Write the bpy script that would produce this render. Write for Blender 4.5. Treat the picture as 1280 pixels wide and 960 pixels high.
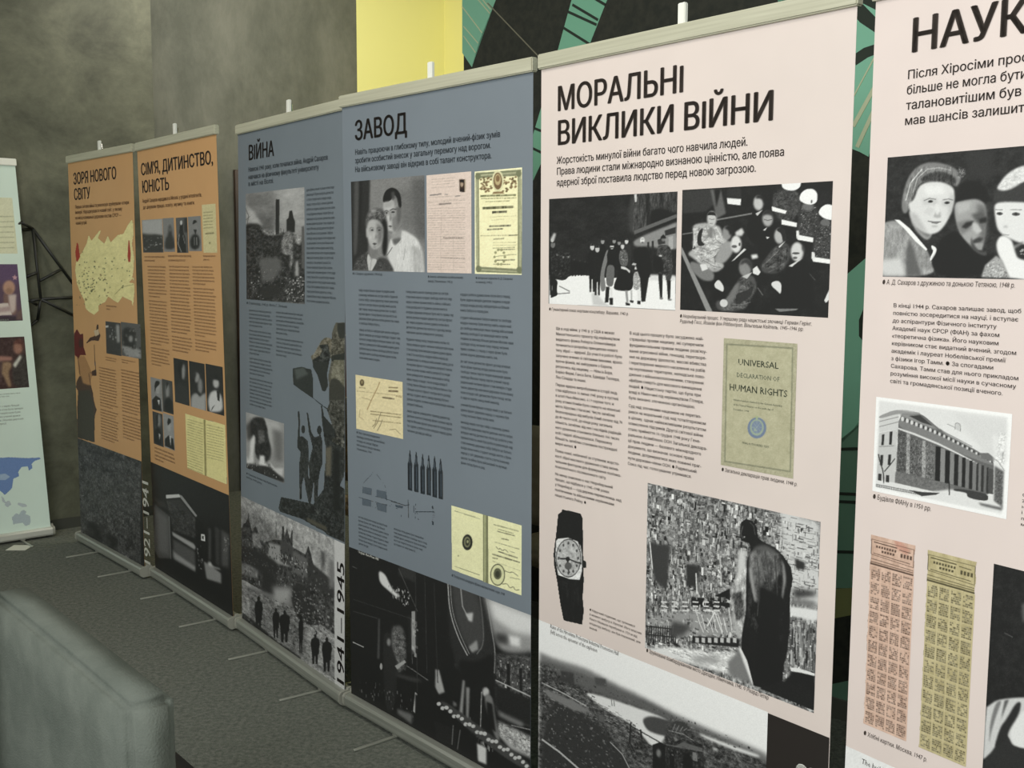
import bpy, bmesh, math, random
import numpy as np
from mathutils import Matrix, Vector
from mathutils.geometry import delaunay_2d_cdt
sc = bpy.context.scene
for o in list(bpy.data.objects): bpy.data.objects.remove(o)
COL = sc.collection
# ------------------------------------------------------------ camera, sky, lights, exposure
cd = bpy.data.cameras.new('camera'); cam = bpy.data.objects.new('camera', cd); COL.objects.link(cam)
cd.sensor_width = 36.0; cd.lens = 1364.8171/1280*36.0; cd.clip_start = .05
cam.matrix_world = Matrix.Translation((0, 0, 1.5686)) @ Matrix.Rotation(math.pi/2-0.114966, 4, 'X') @ Matrix.Rotation(-(-0.005328), 4, 'Z')
sc.camera = cam
sc.view_settings.view_transform = 'Standard'; sc.view_settings.look = 'None'
sc.view_settings.gamma = 1; sc.view_settings.use_curve_mapping = False
sc.view_settings.exposure = 0.12
wd = bpy.data.worlds.new('daylight'); sc.world = wd; wd.use_nodes = True
bg = wd.node_tree.nodes['Background']; bg.inputs[0].default_value = (.93, 1.0, .92, 1); bg.inputs[1].default_value = .74
def area(name, loc, target, sx, sy, power, col):
    l = bpy.data.lights.new(name, 'AREA'); l.shape = 'RECTANGLE'; l.size = sx; l.size_y = sy; l.energy = power; l.color = col
    o = bpy.data.objects.new(name, l); COL.objects.link(o); o.location = loc
    o.rotation_euler = (Vector(target)-Vector(loc)).to_track_quat('-Z', 'Y').to_euler(); return o
area('window_light', (-1.4, -1.2, 2.7), (.9, 2.2, 1.4), 2.6, 1.5, 104, (1.0, .985, .975))
area('ceiling_lamp_light', (-1.0, 2.2, 3.22), (-.9, 2.4, 0), 1.2, .5, 16, (1.0, .95, .84))
area('back_ceiling_lamp_light', (-.9, 6.1, 3.40), (-1.3, 7.9, 2.3), 2.2, .6, 38, (1.0, .96, .84))
area('aisle_fill_light', (-2.7, 3.6, 3.44), (-2.5, 3.7, 0), 1.4, .5, 16, (1.0, .96, .86))  # added fill, no known lamp: brightens the far banners and carpet
cd.dof.use_dof = False

# ------------------------------------------------------------ helpers
def lin(c):
    c = np.asarray(c, dtype=float)/255.0
    return np.where(c <= .04045, c/12.92, ((c+.055)/1.055)**2.4)
def mat(name, col, rough=.6, metal=0.0, build=None, spec=.5):
    m = bpy.data.materials.new(name); m.use_nodes = True; nt = m.node_tree; b = nt.nodes['Principled BSDF']
    b.inputs['Base Color'].default_value = (*col, 1); b.inputs['Roughness'].default_value = rough; b.inputs['Metallic'].default_value = metal
    b.inputs['Specular IOR Level'].default_value = spec
    if build: build(nt, b)
    return m
def noise_col(c0, c1, scale, detail=6, rough=.6, bump=0.0, bscale=None, stretch=None, c2=None):
    def f(nt, b):
        tc = nt.nodes.new('ShaderNodeTexCoord'); mp = nt.nodes.new('ShaderNodeMapping'); nt.links.new(tc.outputs['Object'], mp.inputs[0])
        if stretch: mp.inputs['Scale'].default_value = stretch
        n = nt.nodes.new('ShaderNodeTexNoise'); n.inputs['Scale'].default_value = scale; n.inputs['Detail'].default_value = detail; n.inputs['Roughness'].default_value = rough
        n.inputs['Distortion'].default_value = .2
        nt.links.new(mp.outputs[0], n.inputs['Vector'])
        r = nt.nodes.new('ShaderNodeValToRGB'); r.color_ramp.elements[0].position = .36; r.color_ramp.elements[1].position = .64
        r.color_ramp.elements[0].color = (*c0, 1); r.color_ramp.elements[1].color = (*c1, 1)
        if c2:
            e = r.color_ramp.elements.new(.5); e.color = (*c2, 1)
        nt.links.new(n.outputs['Fac'], r.inputs[0]); nt.links.new(r.outputs[0], b.inputs['Base Color'])
        if bump:
            n2 = nt.nodes.new('ShaderNodeTexNoise'); n2.inputs['Scale'].default_value = bscale or scale*4; n2.inputs['Detail'].default_value = 4
            nt.links.new(tc.outputs['Object'], n2.inputs['Vector'])
            bp = nt.nodes.new('ShaderNodeBump'); bp.inputs['Strength'].default_value = bump; bp.inputs['Distance'].default_value = .01
            nt.links.new(n2.outputs['Fac'], bp.inputs['Height']); nt.links.new(bp.outputs[0], b.inputs['Normal'])
    return f
def mesh_obj(name, verts, faces, m, parent=None, smooth=False):
    me = bpy.data.meshes.new(name); me.from_pydata([tuple(v) for v in verts], [], faces); me.update()
    if m: me.materials.append(m)
    o = bpy.data.objects.new(name, me); COL.objects.link(o)
    if parent: o.parent = parent
    if smooth: me.polygons.foreach_set('use_smooth', [True]*len(me.polygons))
    return o
def bm_obj(name, bm, m, parent=None, smooth=False):
    me = bpy.data.meshes.new(name); bm.to_mesh(me); bm.free()
    if m: me.materials.append(m)
    o = bpy.data.objects.new(name, me); COL.objects.link(o)
    if parent: o.parent = parent
    if smooth: me.polygons.foreach_set('use_smooth', [True]*len(me.polygons))
    return o
def box(name, lo, hi, m, parent=None, bevel=0.0, seg=2):
    bm = bmesh.new(); bmesh.ops.create_cube(bm, size=1)
    for v in bm.verts: v.co = Vector([lo[i]+(v.co[i]+.5)*(hi[i]-lo[i]) for i in range(3)])
    if bevel: bmesh.ops.bevel(bm, geom=list(bm.edges), offset=bevel, segments=seg, affect='EDGES', profile=.5)
    return bm_obj(name, bm, m, parent, bool(bevel))
def extrude_profile(name, prof, x0, x1, m, parent=None):
    n = len(prof); vs = [(x0, y, z) for y, z in prof]+[(x1, y, z) for y, z in prof]
    fs = [(i, (i+1) % n, n+(i+1) % n, n+i) for i in range(n)]+[tuple(range(n))[::-1], tuple(range(n, 2*n))]
    return mesh_obj(name, vs, fs, m, parent)
def tube(name, pts, r, m, parent=None, seg=10, closed=False):
    bm = bmesh.new(); rings = []; pts = [Vector(p) for p in pts]
    prevn = None
    for i, p in enumerate(pts):
        a = pts[max(i-1, 0)]; b = pts[min(i+1, len(pts)-1)]; t = (b-a).normalized()
        ref = prevn if prevn else (Vector((0, 0, 1)) if abs(t.z) < .9 else Vector((1, 0, 0)))
        n = (ref-t*ref.dot(t)).normalized(); prevn = n; q = t.cross(n)
        rr = r[i] if isinstance(r, (list, tuple)) else r
        rings.append([bm.verts.new(p+n*rr*math.cos(2*math.pi*k/seg)+q*rr*math.sin(2*math.pi*k/seg)) for k in range(seg)])
    for a, b in zip(rings, rings[1:]):
        for k in range(seg): bm.faces.new((a[k], a[(k+1) % seg], b[(k+1) % seg], b[k]))
    bm.faces.new(rings[0][::-1]); bm.faces.new(rings[-1])
    bmesh.ops.recalc_face_normals(bm, faces=bm.faces)
    return bm_obj(name, bm, m, parent, True)
def empty(name, loc, rz, label, cat, group=None):
    o = bpy.data.objects.new(name, None); COL.objects.link(o); o.location = loc; o.rotation_euler = (0, 0, rz)
    o.empty_display_size = .1; o['label'] = label; o['category'] = cat
    if group: o['group'] = group
    return o
def struct(o): o['kind'] = 'structure'; return o

# ------------------------------------------------------------ materials
M_wall = mat('troweled_plaster', (.2, .2, .17), .62, build=noise_col((.062, .064, .043), (.150, .152, .106), 2.6, 12, .72, .10, 5, (1, 1, 1.25), c2=(.102, .105, .072)))
M_wall2 = mat('troweled_plaster_grey', (.17, .17, .15), .62, build=noise_col((.085, .090, .070), (.170, .172, .140), 2.8, 12, .7, .10, 5, (1, 1, .55)))
M_yel = mat('yellow_paint', (.88, .84, .33), .7)
M_floor = mat('carpet_pile', (.1, .1, .09), .95, build=noise_col((.108, .119, .103), (.198, .206, .180), 60, 4, .7, .5, 220), spec=.1)
M_mural = mat('dark_mural_paint', (.035, .038, .032), .8, build=noise_col((.030, .033, .027), (.045, .046, .036), 30, 4), spec=.25)
M_skirt = mat('skirting_paint', (.13, .13, .11), .6)
M_ceil = mat('ceiling_paint', (.45, .45, .42), .9)
M_alu = mat('brushed_aluminium', (.40, .39, .31), .5, .15, build=noise_col((.47, .46, .35), (.55, .54, .42), 3, 3, .5, 0, None, (1, 60, 60)))
M_alub = mat('base_aluminium', (.34, .34, .30), .42, .6, build=noise_col((.36, .37, .33), (.44, .45, .41), 3, 3, .5, 0, None, (1, 60, 60)))
M_cap = mat('grey_plastic_cap', (.30, .30, .26), .35)
M_chrome = mat('chrome', (.8, .8, .78), .12, 1.0)
M_clip = mat('white_plastic_clip', (.85, .85, .78), .3)
M_black = mat('black_steel', (.012, .013, .011), .5)
M_sofa = mat('grey_woven_fabric', (.1, .11, .1), .95, build=noise_col((.105, .120, .105), (.150, .166, .146), 5, 8, .7, .3, 260), spec=.1)
M_blk = mat('black_leatherette', (.012, .012, .011), .5)
M_beige = mat('beige_upholstery', (.42, .34, .22), .8, build=noise_col((.36, .29, .19), (.46, .38, .26), 12, 4))
M_wood = mat('dark_stained_wood', (.05, .03, .02), .5, build=noise_col((.035, .022, .015), (.075, .045, .028), 8, 5, .6, 0, None, (1, 1, .1)))
M_pap = mat('white_paper', (.7, .7, .62), .8)
def print_mat():
    m = bpy.data.materials.new('printed_ink'); m.use_nodes = True; nt = m.node_tree; b = nt.nodes['Principled BSDF']
    a = nt.nodes.new('ShaderNodeVertexColor'); a.layer_name = 'print'; nt.links.new(a.outputs[0], b.inputs['Base Color'])
    b.inputs['Roughness'].default_value = .55; b.inputs['Specular IOR Level'].default_value = .35; return m
M_print = print_mat()
def cloth(name, c):
    c = tuple(float(x) for x in lin(c))
    return mat(name, c, .55, build=noise_col(tuple(x*.97 for x in c), tuple(min(1, x*1.02) for x in c), 3, 3), spec=.35)
INK = {'k': mat('black_ink', (.022, .018, .016), .6, spec=.3), 'w': mat('white_ink', (.85, .85, .8), .6, spec=.3), 'g': mat('grey_ink', (.22, .25, .23), .6, spec=.3),
       's': mat('green_grey_ink', (.10, .12, .085), .6, spec=.3), 'd': mat('dark_brown_ink', (.05, .038, .032), .6, spec=.3), 'o': mat('rust_brown_ink', (.15, .075, .04), .6, spec=.3), 'n': mat('navy_ink', (.045, .055, .065), .6, spec=.3)}

BANNERS={"1": [-2.3671, 5.8735, -0.86378, 0.00507, 0.886, 0], "2": [-1.7369, 5.195, -0.91326, -0.01077, 0.926, 0], "3": [-1.1292, 4.4464, -0.94859, 0.01498, 0.9395, 0], "4": [-0.5539, 3.657, -0.86148, -0.00451, 0.9395, 0], "5": [0.0797, 2.9072, -0.89473, -0.00505, 0.9395, 0], "6": [0.688, 2.1339, -0.96803, -0.00291, 0.9395, 0], "7": [-3.2266, 5.4353, 0.71558, 0.04996, 0.85, 0.035]}
PICS=[
[5,"photograph","black and white photograph of people walking with raised hands",[0.0338,1.3929,0.4832,1.6642],191,166,36,0,[["n",8,60.8,46.4],["q",60,14.2,682,-8,996,-5,998,164,819,288,686,341,652,317,659,58],["n",26,10.1,69.6,682,-2,996,-2,998,164,686,335],["p",200,3.0,692,4,709,1,712,67,698,71],["q",26,6.1,807,155,881,126,999,186,1000,253,883,301,810,321],["p",22,6.1,787,-1,801,0,802,288,791,310],["p",25,5.1,884,6,896,2,909,182,896,192],["p",95,4.1,696,318,999,186,999,218,696,352],["q",135,5.1,687,397,1000,253,1003,478,941,488,886,477,793,454,698,459],["p",45,3.0,916,324,993,294,994,348,921,368],["p",165,4.1,944,377,975,369,977,478,945,488],["p",40,3.0,792,421,806,416,813,532,798,532],["p",40,3.0,825,412,839,408,845,532,829,532],["p",50,4.1,866,400,916,379,922,434,872,444],["p",38,14.2,7,485,323,474,341,724,9,745],["q",238,4.1,5,683,26,757,140,778,184,722,335,718,441,744,815,722,998,717,1002,996,4,1004],["p",200,12.2,400,864,463,955,525,999,380,990,369,889],["p",215,10.1,815,700,998,701,999,744,816,750],["p",30,1.0,26,455,46,455,72,487,79,577,71,651,73,735,63,746,61,916,44,917,39,779,32,779,30,918,12,919,6,737,1,652,-7,577,2,487],["e",110,1.0,36,432,20,0,0,34],["p",30,1.0,14,418,36,389,58,419],["p",30,1.0,68,538,84,538,105,551,110,588,104,618,105,653,97,658,95,728,81,728,78,671,73,671,70,728,57,729,52,654,48,619,42,588,49,551],["e",110,1.0,76,528,9,0,0,14],["p",30,1.0,67,523,76,511,85,523],["p",30,1.0,119,560,135,560,155,572,161,606,154,635,156,667,148,671,146,736,132,736,129,684,124,684,121,737,108,737,103,668,99,636,94,607,100,573],["e",110,1.0,127,551,8,0,0,13],["p",30,1.0,119,546,127,535,135,546],["p",30,1.0,163,558,179,558,199,569,205,601,198,627,200,657,192,661,190,720,177,721,174,672,168,672,166,721,153,721,148,658,144,628,138,601,145,570],["e",110,1.0,171,550,8,0,0,12],["p",30,1.0,164,545,171,535,179,545],["p",30,1.0,213,580,229,580,249,590,254,619,248,643,249,670,241,674,239,729,226,729,223,685,218,685,216,729,202,730,198,671,194,644,188,620,195,591],["e",60,1.0,221,572,7,0,0,12],["p",30,1.0,214,568,221,559,228,568],["p",30,1.0,262,590,278,590,297,599,303,625,296,647,298,672,290,675,288,725,275,725,272,685,267,685,265,726,252,726,247,673,243,648,238,626,244,599],["e",60,1.0,270,583,6,0,0,10],["p",30,1.0,264,579,270,570,276,579],["p",30,1.0,305,600,321,599,340,608,345,631,339,651,341,673,333,676,331,721,318,722,315,685,310,685,308,722,295,722,291,674,287,652,281,632,287,608],["e",60,1.0,313,593,5,0,0,9],["p",30,1.0,307,590,313,582,319,590],["p",190,6.1,13,386,41,325,64,326,47,399],["e",190,3.0,30,393,14,0,0,19],["n",30,9.1,10.4,13,485,193,510,184,752,26,732],["q",28,3.0,9,757,83,767,72,866,84,915,27,943,15,943,38,843],["l",60,6.1,7.0,78,903,185,888],["l",50,6.1,7.0,95,828,185,874],["p",30,1.0,362,480,379,480,401,507,408,583,401,645,403,717,395,726,393,870,378,871,374,754,368,754,366,872,352,872,346,718,341,646,334,583,341,507],["e",200,1.0,370,459,17,1,0,30],["p",30,1.0,352,448,370,424,388,448],["p",32,1.0,404,499,421,499,443,526,450,604,443,668,445,741,437,751,435,898,421,899,416,779,411,779,409,899,394,900,388,743,383,669,377,605,383,526],["e",190,1.0,412,478,17,0,0,30],["p",32,1.0,394,467,412,442,430,467],["p",28,1.0,447,426,459,426,475,449,480,514,475,568,477,630,471,638,470,761,459,762,456,661,452,661,451,762,441,762,436,630,433,568,428,514,433,449],["e",150,1.0,453,408,14,1,0,25],["p",28,1.0,438,399,453,378,468,399],["p",28,1.0,538,422,551,422,566,443,570,502,566,550,568,606,562,613,561,724,551,724,548,634,544,634,543,724,533,724,528,606,525,550,520,502,525,443],["e",140,1.0,544,407,13,0,1,22],["p",28,1.0,531,398,544,379,558,398],["p",30,1.0,577,437,589,437,604,456,608,511,604,556,605,607,600,614,599,717,589,717,586,633,582,633,581,717,571,718,567,608,563,556,559,511,563,456],["e",140,1.0,582,423,12,0,1,20],["p",30,1.0,570,414,582,397,595,415],["p",45,1.0,629,428,648,428,672,451,679,514,672,567,674,627,665,635,663,755,647,756,643,657,637,658,635,756,619,756,613,628,607,567,600,514,608,450],["e",205,1.0,639,411,13,0,0,24],["p",45,1.0,624,401,638,381,653,402],["q",120,3.0,484,487,508,484,500,556,466,697,483,813,473,861,442,862,435,721,455,603],["p",28,2.0,500,475,560,475,576,579,547,626,496,626,488,533],["q",100,3.0,493,617,550,625,548,730,539,817,488,813,482,720],["p",32,2.0,483,819,513,818,505,959,476,964],["p",225,2.0,515,824,534,823,535,916,518,917],["p",28,2.0,512,918,540,916,540,980,515,982],["e",195,2.0,527,454,15,1,0,26],["p",28,2.0,509,440,526,423,545,441,545,450,511,447],["e",45,2.0,527,466,14,0,0,6],["q",95,4.1,590,487,640,487,655,578,641,636,597,625,581,556],["n",40,7.1,8.1,590,487,640,487,655,578,597,625],["e",200,2.0,609,453,13,0,0,27],["p",60,2.0,594,432,608,419,623,432,621,442,596,441],["q",28,3.0,592,636,651,624,696,714,692,828,654,853,544,846,548,788,583,694],["p",210,2.0,598,631,631,638,669,669,666,692,642,664,602,653],["p",150,2.0,632,845,652,844,660,950,645,957],["p",28,2.0,637,951,673,961,670,980,640,978],["p",180,2.0,675,840,687,840,689,931,676,932],["p",30,2.0,669,930,699,933,696,954,672,949],["q",165,3.0,700,680,739,674,754,724,741,838,697,839,691,737],["n",40,8.1,9.3,700,680,739,674,754,724,741,838,697,839],["p",215,2.0,711,612,726,612,729,657,702,657],["p",225,2.0,722,838,746,837,747,934,730,935],["p",25,2.0,728,931,752,933,750,964,725,961],["p",26,2.0,698,482,731,465,783,465,807,499,833,644,808,734,798,824,785,937,756,939,744,736,709,623,689,533],["e",215,2.0,757,404,17,0,0,28],["p",180,2.0,747,392,756,378,769,393,769,401,747,400],["e",70,2.0,758,423,11,0,0,6],["p",190,2.0,690,601,714,606,711,623,680,618],["q",60,3.0,867,455,885,444,940,445,963,478,979,619,967,751,931,752,926,697,894,698,875,676,859,554],["n",30,10.1,16.2,867,455,963,456,979,619,931,752,875,676],["e",110,2.0,908,395,13,0,0,22],["p",30,2.0,889,376,907,354,926,377,927,390,888,391],["p",28,2.0,841,532,887,543,906,576,916,664,861,688,837,621],["p",200,2.0,878,532,900,530,901,543,880,543],["p",28,2.0,875,687,907,698,909,897,892,903,881,776],["p",30,2.0,936,746,967,745,963,905,947,908],["e",120,2.0,901,903,13,-1,0,9],["e",130,2.0,961,911,14,-1,0,8]]],
[5,"photograph","black and white photograph of men seated in a courtroom with white-helmeted guards",[0.4982,1.3951,0.8987,1.6668],223,191,30,0,[["n",8,50.3,58.7],["p",52,8.0,1,8,217,-2,241,120,178,189,5,194],["p",95,6.0,207,10,282,12,323,208,255,247],["p",25,4.0,234,11,282,9,253,157],["l",110,8.0,9.4,8,366,81,355],["l",120,10.1,11.7,260,255,498,215],["p",140,2.0,2,469,14,494,243,1002,199,1002,3,531],["p",232,3.0,326,83,424,97,422,147,332,131],["p",45,4.0,324,11,417,6,429,94,331,83],["q",62,5.0,637,38,807,49,820,183,749,315,691,291,631,180],["n",26,10.1,11.7,637,49,807,60,804,283,691,279,640,163],["p",236,2.0,630,166,727,204,718,226,633,200],["p",236,2.0,695,268,793,297,791,328,696,305],["q",236,3.0,688,-2,810,-6,806,32,770,56,723,49,694,28],["q",58,5.0,814,161,910,166,936,288,908,419,788,395,799,283],["k",40,5.0,5.9,90,190,819,172,910,177,922,287,907,397,806,384],["n",26,8.0,9.4,819,172,910,177,922,287,907,397,806,384],["e",105,4.0,856,179,36,2,1,32],["q",238,3.0,801,127,809,77,843,47,884,48,912,83,911,149,878,167,837,156],["e",70,2.0,878,142,5,0,0,13],["p",236,2.0,792,384,897,410,895,444,800,423],["p",225,3.0,790,356,806,356,812,418,793,412],["p",58,5.0,923,298,1004,290,1006,574,889,558,899,430],["k",40,5.0,5.9,90,190,923,309,1004,301,1006,563,898,553],["n",26,8.0,9.4,923,309,1004,301,1006,563,898,553],["e",100,3.0,963,299,28,1,0,25],["q",238,3.0,919,232,933,189,968,164,1004,176,1004,284,958,272],["p",236,2.0,889,550,1003,570,1002,602,899,586],["p",220,3.0,888,514,906,519,912,575,889,564],["p",220,3.0,1007,772,1008,861,984,890,974,873],["q",26,3.0,474,260,513,204,582,195,615,334,559,484,477,413],["e",188,4.0,541,135,33,2,2,58],["q",35,4.0,515,99,535,72,569,79,588,121,581,149,562,102],["p",200,2.0,523,216,572,189,538,234],["q",24,3.0,557,391,585,334,653,312,694,393,686,473,601,577,542,577],["e",165,4.0,605,259,35,2,2,60],["q",45,4.0,568,241,577,201,611,185,641,221,647,267,632,234,593,224],["l",55,4.0,4.7,582,264,605,272,633,266],["p",220,2.0,597,397,621,401,607,415],["p",205,2.0,576,345,605,323,591,351],["q",172,4.0,80,308,102,284,179,275,234,288,288,314,306,386,343,411,324,507,283,579,327,627,274,676,209,678,108,580,45,531,84,494,117,482,83,469,91,383],["n",45,26.1,14.1,80,308,234,288,306,386,324,507,274,676,108,580],["l",210,5.0,5.9,92,321,96,432,89,481],["l",120,4.0,4.7,180,299,204,385,161,433],["l",120,4.0,4.7,235,325,253,410,291,446],["l",205,5.0,5.9,84,494,185,531,251,579],["l",110,4.0,4.7,117,469,217,507,323,471],["l",115,5.0,5.9,164,580,241,628,295,640],["l",210,6.0,7.0,256,313,290,386],["p",120,4.0,207,300,235,319,226,409,198,385],["q",40,3.0,126,346,164,311,144,420,183,458,128,469,116,420],["p",60,3.0,245,555,323,447,334,471,251,604],["q",120,5.0,63,581,187,629,253,689,244,750,167,752,76,668],["p",215,3.0,142,617,186,611,203,653,160,672],["e",190,4.0,222,246,35,1,2,63],["q",35,3.0,189,217,202,188,243,192,257,241,246,219,195,217],["l",80,3.0,3.5,203,245,223,252,242,248],["l",70,3.0,3.5,210,282,229,286],["q",150,4.0,312,435,364,423,387,507,316,615,240,592,261,531],["e",140,4.0,332,363,33,1,1,57],["q",32,4.0,310,327,335,301,372,310,379,364,353,387,342,339],["p",205,4.0,389,358,435,324,451,360,436,389,395,386],["q",28,3.0,337,603,388,555,469,484,481,578,432,650,351,771,244,787,286,713],["e",212,4.0,398,453,37,1,2,69],["e",90,3.0,386,471,19,0,0,12],["e",70,3.0,422,454,7,0,0,14],["p",205,2.0,368,591,454,486,469,495,389,579],["q",215,3.0,249,775,281,731,320,790,318,839,288,822,258,805],["q",70,4.0,563,624,638,496,676,462,728,439,758,485,755,576,701,680,584,682],["l",110,4.0,4.7,602,600,659,531,696,485],["l",38,4.0,4.7,686,485,679,576,603,635],["l",105,4.0,4.7,716,531,699,622,623,670],["l",36,5.0,5.9,734,474,736,576],["n",34,20.1,23.5,563,624,676,462,758,485,701,680],["e",175,4.0,684,393,33,1,2,60],["q",38,3.0,659,347,692,323,721,360,723,417,706,439,698,376],["p",215,2.0,681,473,728,428,686,485],["p",220,3.0,515,648,543,624,569,671,554,697,519,683],["p",220,4.0,500,537,541,531,551,560,511,572],["q",24,3.0,702,714,756,621,834,559,886,620,908,753,877,957,708,944,694,806],["e",205,4.0,799,514,40,0,2,73],["e",70,3.0,792,525,24,0,0,8],["e",60,4.0,837,486,9,0,1,24],["e",90,3.0,788,559,14,0,0,9],["p",210,2.0,747,622,834,559,771,627],["q",215,3.0,640,750,683,732,708,760,705,841,685,818,645,779],["q",78,4.0,333,905,403,770,443,697,524,695,552,788,509,885,470,970,356,995,270,982,263,908],["n",40,26.1,23.5,333,905,443,697,552,788,470,970,302,992],["p",110,4.0,333,905,403,770,434,745,405,865,355,952],["p",48,3.0,405,853,527,789,508,861,407,949],["l",120,3.0,3.5,349,928,448,935,509,908],["l",105,3.0,3.5,424,769,415,841,385,902],["l",110,3.0,3.5,475,744,487,814],["e",130,5.0,464,637,43,-1,2,71],["q",55,4.0,426,626,440,578,481,564,514,595,514,672,492,625,466,596],["p",190,2.0,443,709,514,672,479,726],["e",205,3.0,322,927,28,-1,1,32],["l",150,3.0,3.5,552,794,588,851],["l",95,3.0,3.5,879,676,916,725],["p",120,3.0,669,952,821,943,803,956,699,974]]],
[5,"declaration_cover","pale green printed booklet cover with dark lettering",[0.6297,1.0531,0.8264,1.338],110,196,[172,168,142],0,[["n",9,18.1,10.2],["p",[134,134,112],2.3,36,40,949,29,969,955,49,973],["p",[178,174,146],2.3,56,52,933,42,951,944,68,960],["n",7,67.9,38.2],["e",[112,126,150],4.5,498,663,129,-12,4,81],["e",[152,166,148],4.5,498,659,95,-8,3,64],["e",[120,134,156],4.5,498,656,73,-6,2,49],["l",[165,178,165],4.5,2.5,495,608,500,705],["l",[165,178,165],4.5,2.5,425,663,571,653],["e",[150,164,150],2.3,480,671,23,-2,1,20],["e",[120,134,156],4.5,498,656,32,-2,1,21],["l",[165,178,165],4.5,2.5,448,628,550,686],["l",[165,178,165],4.5,2.5,546,620,452,695],["p",[160,172,136],4.5,471,575,517,572,504,598,486,600]]],
[5,"wristwatch_picture","cut-out picture of a black wristwatch with a white dial",[0.0538,0.5477,0.194,0.8536],55,169,None,1,[["p",30,4.5,279,7,792,-3,853,35,881,387,901,574,873,723,908,837,866,964,349,991,250,855,149,656,64,530,42,427,116,241,170,58,279,26],["p",24,8.9,279,7,312,7,304,49,794,40,794,54,256,65],["p",225,4.5,117,300,175,277,450,242,730,249,825,334,852,492,786,579,506,602,181,600,96,467],["e",60,4.5,469,421,362,-37,4,172],["e",178,8.9,469,421,339,-34,4,163],["n",28,62.6,20.7,117,300,730,249,852,492,786,579,181,600,96,467],["p",35,4.5,872,395,955,401,965,451,884,466],["l",35,35.7,11.8,241,449,455,427,643,433,851,431],["l",45,44.7,14.8,455,427,447,490,495,544],["e",40,8.9,455,430,61,-6,0,21],["e",90,13.4,466,491,103,-11,1,33],["e",75,4.5,466,289,28,-3,0,13],["e",75,4.5,602,293,28,-2,0,14],["e",75,4.5,701,332,28,-3,1,13],["e",75,4.5,739,394,28,-3,0,13],["e",75,4.5,705,463,28,-3,0,13],["e",75,4.5,608,522,28,-3,0,13],["e",75,4.5,472,554,28,-3,0,13],["e",75,4.5,334,551,29,-3,0,13],["e",75,4.5,232,513,28,-3,0,13],["e",75,4.5,193,449,29,-3,0,14],["e",75,4.5,229,379,28,-3,0,13],["e",75,4.5,329,320,28,-3,0,13],["n",10,53.6,88.7,173,654,901,574,866,964,349,991],["p",205,8.9,777,266,825,349,838,464,856,462,844,347,809,278]]],
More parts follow.
